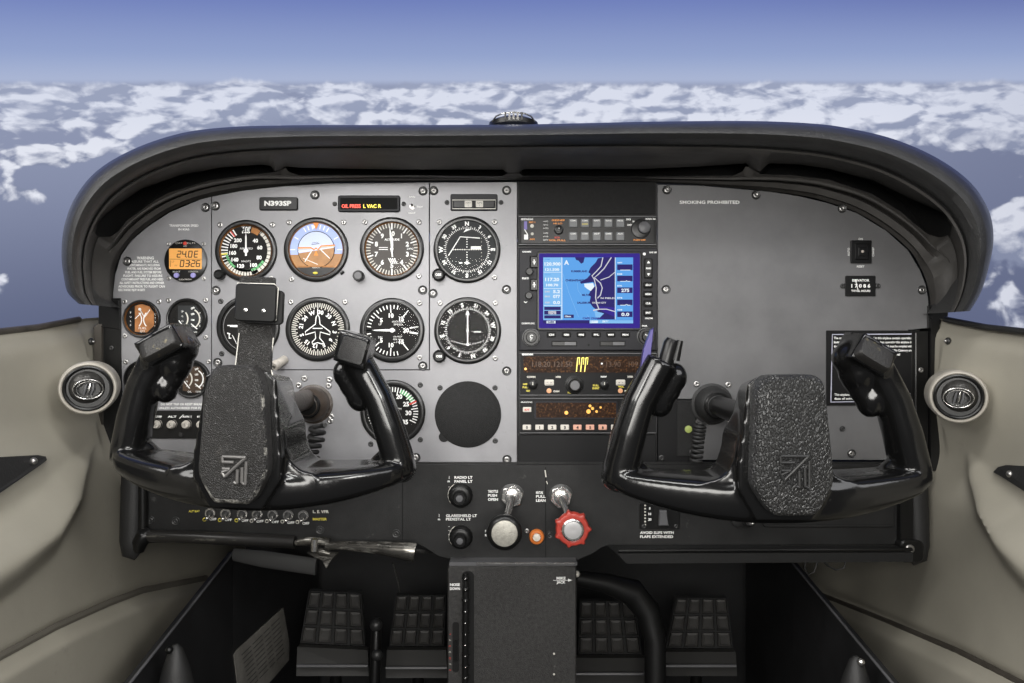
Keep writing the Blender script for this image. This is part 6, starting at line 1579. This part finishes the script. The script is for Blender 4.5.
def pl(ptsx, m, name, lab=None, off=.0015, parent=None):
    mb = MB(); top = [on_plane(a, b, B_, C_, off) - o for a, b in ptsx]; back = [on_plane(a, b, B_, C_, .0002) - o for a, b in ptsx]; n = len(top)
    mb.add(top + back, [tuple(range(n)), tuple(range(n, 2 * n))[::-1]] + [(i, n + i, n + (i + 1) % n, (i + 1) % n) for i in range(n)], m); return part(name, mb, parent or t, lab)
pp = pl([(282, 608), (288, 640), (288, 660), (262, 690), (238, 694), (233, 655), (236, 650)], PAPER, 'data_placard', 'dull metal placard', .002)
mb = MB()
for i in range(9):
    f = i / 9; a = on_plane(240 + 1.0 * i, 655 + i * 4.2, B_, C_, .0026) - o; b = on_plane(279 + .6 * i, 617 + i * 4.3, B_, C_, .0026) - o; w_ = (b - a); up = Vector((0, 0, .0009))
    for q0, q1 in ((0, .22), (.26, .5), (.54, .7), (.74, .97)): mb.add([a + w_ * q0 - up, a + w_ * q1 - up, a + w_ * q1 + up, a + w_ * q0 + up], [(0, 1, 2, 3)], mat('placard_print', (.05, .05, .045), .6))
part('placard_print', mb, pp)
mb = MB(); P_ = [U(234, 552, .14), U(262, 556, .12), U(316, 564, .11)]; th = Vector((0, 0, -.020))
mb.tube([p - o + Vector((0, 0, -.004)) for p in P_], [(.009, .004), (.012, .004), (.012, .004)], mat('rubber_gray', (.07, .07, .07), .6), n=12); part('top_strip', mb, t, 'dark grey rubber strip')
t2, *_ = kick(1)
# cone-shaped covers at the bottom
def cone(label, px, py, y, r, h):
    p = U(px, py, y); t = thing('seat_rail_cover', label, 'cover', (p.x, p.y, p.z - h)); mb = MB()
    mb.M = Matrix(((1, 0, 0, 0), (0, 0, 1, 0), (0, 1, 0, 0), (0, 0, 0, 1))); mb.lathe([(r, 0), (r * .9, h * .3), (r * .6, h * .7), (r * .28, h * .95), (r * .1, h), (0, h)], RUBB, n=28); part('cover_cone', mb, t)
    mb = MB(); mb.ball((-.004 if px < 500 else .002, -r * .3, h * .96), .004, CHROME if px > 500 else KNOB, 8); part('cover_bolt', mb, t)
cone('glossy black cone-shaped cover at the foot of the left kick panel', 176, 644, -.13, .024, .09)
cone('black cone-shaped cover with a bright bolt at the foot of the right kick panel', 856, 656, -.15, .024, .09)

# ================================================================= sidewall fittings
def vent(side, px, py, label):
    y = -.118
    c = U(px, py, y); t = thing('air_vent', label, 'air vent', tuple(c)); k = sc(y) * .88
    R = Matrix.Rotation(math.radians(-side * 24), 4, 'Z')
    mb = MB(k); mb.M = R; mb.lathe([(30, 60), (30.5, 22), (30.5, 6), (30, 1), (28.5, -1), (27, -1.2), (25.6, 0), (25, 4)], BEIGE2, n=56); mb.f = mb.f[:-2]; mb.m = mb.m[:-2]; mb.sm = mb.sm[:-2]; part('vent_housing', mb, t, 'beige moulded ring')
    mb = MB(k); mb.M = R; mb.lathe([(25.8, 1), (25.4, -1.5), (24, -2.2), (22.5, -1.5), (21, 3), (0, 6)], KNOB, n=56); part('vent_ring', mb, t, 'black ring')
    mb = MB(k); mb.M = R @ Matrix.Rotation(math.radians(-side * 8), 4, 'Z') @ Matrix.Rotation(math.radians(8), 4, 'X')
    BALL = mat('vent_ball_gray', (.06, .058, .055), .28, .5, var=.5, vscale=150, bump=.5, bscale=600)
    prof = [(19.5 * math.sin(a), 6 - 15 * math.cos(a)) for a in [math.radians(q) for q in range(90, 40, -6)]] + [(12.4, -6.0), (11.8, -4.5), (11.5, 2), (0, 2.5)]
    mb.lathe(prof, BALL, n=48); ball = part('vent_ball', mb, t, 'grey swivelling ball')
    mb2 = MB(k); mb2.M = mb.M @ Matrix.Translation((0, -5.6, 0)); n = 40
    pr = [Vector((15 * math.cos(2 * PI * i / n), 0, 11.2 * math.sin(2 * PI * i / n))) for i in range(n + 1)]; mb2.tube(pr, .9, CHROME, n=8, caps=False); mb2.tube([p * .78 + Vector((0, -1, 0)) for p in pr], .6, CHROME, n=6, caps=False); part('outlet_rim', mb2, ball, 'bright oval rim')
    mb3 = MB(k); mb3.M = mb.M
    for q in (-1, 0, 1): mb3.tube([(q * 3.6 - 1, -4.2, -6.5), (q * 4 + .8, -5.4, 0), (q * 3.4 + 2, -4.2, 6.5)], [1.1, 1.5, .9], KGRY if q else CHROME, n=8)
    part('outlet_vane', mb3, ball)
vent(-1, 88, 388.5, 'round swivelling air vent in the left sidewall')
vent(1, 958.5, 397, 'round swivelling air vent in the right sidewall')
def pull(side, poly, label, scr):
    cen = wall_pt(side, sum(p[0] for p in poly) / len(poly), sum(p[1] for p in poly) / len(poly), 0)
    t = thing('door_pull', label, 'door handle', tuple(cen)); mb = MB(); fr = [wall_pt(side, a, b, .010) - cen for a, b in poly]; bk = [wall_pt(side, a, b, -.002) - cen for a, b in poly]; n = len(poly)
    # pixel depth differs: keep a level plate by averaging
    mb.add(fr + bk, [tuple(range(n)), tuple(range(n, 2 * n))[::-1]] + [(i, n + i, n + (i + 1) % n, (i + 1) % n) for i in range(n)], RUBB); part('pull_plate', mb, t)
    p = wall_pt(side, *scr, .011) - cen; mb = MB(); mb.ball(tuple(p), .0038, STEEL, 8); part('pull_screw', mb, t)
pull(-1, [(-60, 462), (0, 457), (38, 455), (46, 456.5), (47, 460), (42, 464), (0, 493), (-60, 530)], 'black door pull at the left edge of the left sidewall', (33.5, 461))
pull(1, [(1090, 480), (1024, 466), (1006, 465), (998, 467), (993, 472), (1002, 477), (1024, 491), (1090, 530)], 'black door pull at the right edge of the right sidewall', (1010, 474))
for side, px, py in ((-1, 91, 341.5), (1, 948, 341)):
    p = wall_pt(side, px, py, .0015); t = thing('upholstery_button', 'small metal button fastener on the %s sidewall near the sill' % ('left' if side < 0 else 'right'), 'fastener', tuple(p)); mb = MB(); mb.ball((0, 0, 0), .0045, DSTEEL, 10, (.7, 1, 1)); mb.ball((-side * .003, 0, 0), .002, STEEL, 8); part('button_cap', mb, t)
# dark posts behind the sidewalls beside the panel ends
t = thing('door_post', 'dark brown door post strip between the left sidewall and the panel', 'post', U(101, 470, .0)); mb = MB(); mb.rrect(*(L3(96.5, 0, .0, t).x, L3(104, 0, .0, t).x), L3(0, 470, 0, t).z, L3(0, 326, 0, t).z, -.006, .02, TRIMB, .002); part('post_strip', mb, t)
t = thing('door_post', 'black door post strip between the right sidewall and the panel', 'post', U(931, 470, .0)); mb = MB(); mb.rrect(*(L3(928.5, 0, .0, t).x, L3(937, 0, .0, t).x), L3(0, 470, 0, t).z, L3(0, 318, 0, t).z, -.006, .02, KNOB, .002); part('post_strip', mb, t)
# stub brackets that carry the ends of the glareshield
t = thing('hood_bracket', 'black bracket between the left end of the glareshield and the sidewall', 'bracket', U(108, 330, .01)); mb = MB(); mb.prism([L3(a, b, .0, t).xz[:] for a, b in ((99, 300), (120, 300), (121, 330), (99, 327))], -.012, .02, KNOB, ch=.001); part('bracket_plate', mb, t)
t = thing('hood_bracket', 'black bracket between the right end of the glareshield and the sidewall', 'bracket', U(938, 322, .01)); mb = MB(); mb.prism([L3(a, b, .0, t).xz[:] for a, b in ((927, 306), (948, 308), (947, 322), (927, 329))], -.012, .02, KNOB, ch=.001); part('bracket_plate', mb, t)
# ================================================================= camera and view
cam = bpy.data.cameras.new('camera'); co = bpy.data.objects.new('camera', cam); COL.objects.link(co)
co.location = (0, -D, ZC); co.rotation_euler = (PI / 2, 0, 0)
cam.sensor_width = 36; cam.lens = 36 * F / 1024; cam.clip_start = .01; cam.clip_end = 100
SC.camera = co
vs = SC.view_settings
vs.view_transform = 'Standard'; vs.look = 'None'; vs.exposure = 0.0; vs.gamma = 1; vs.use_curve_mapping = False
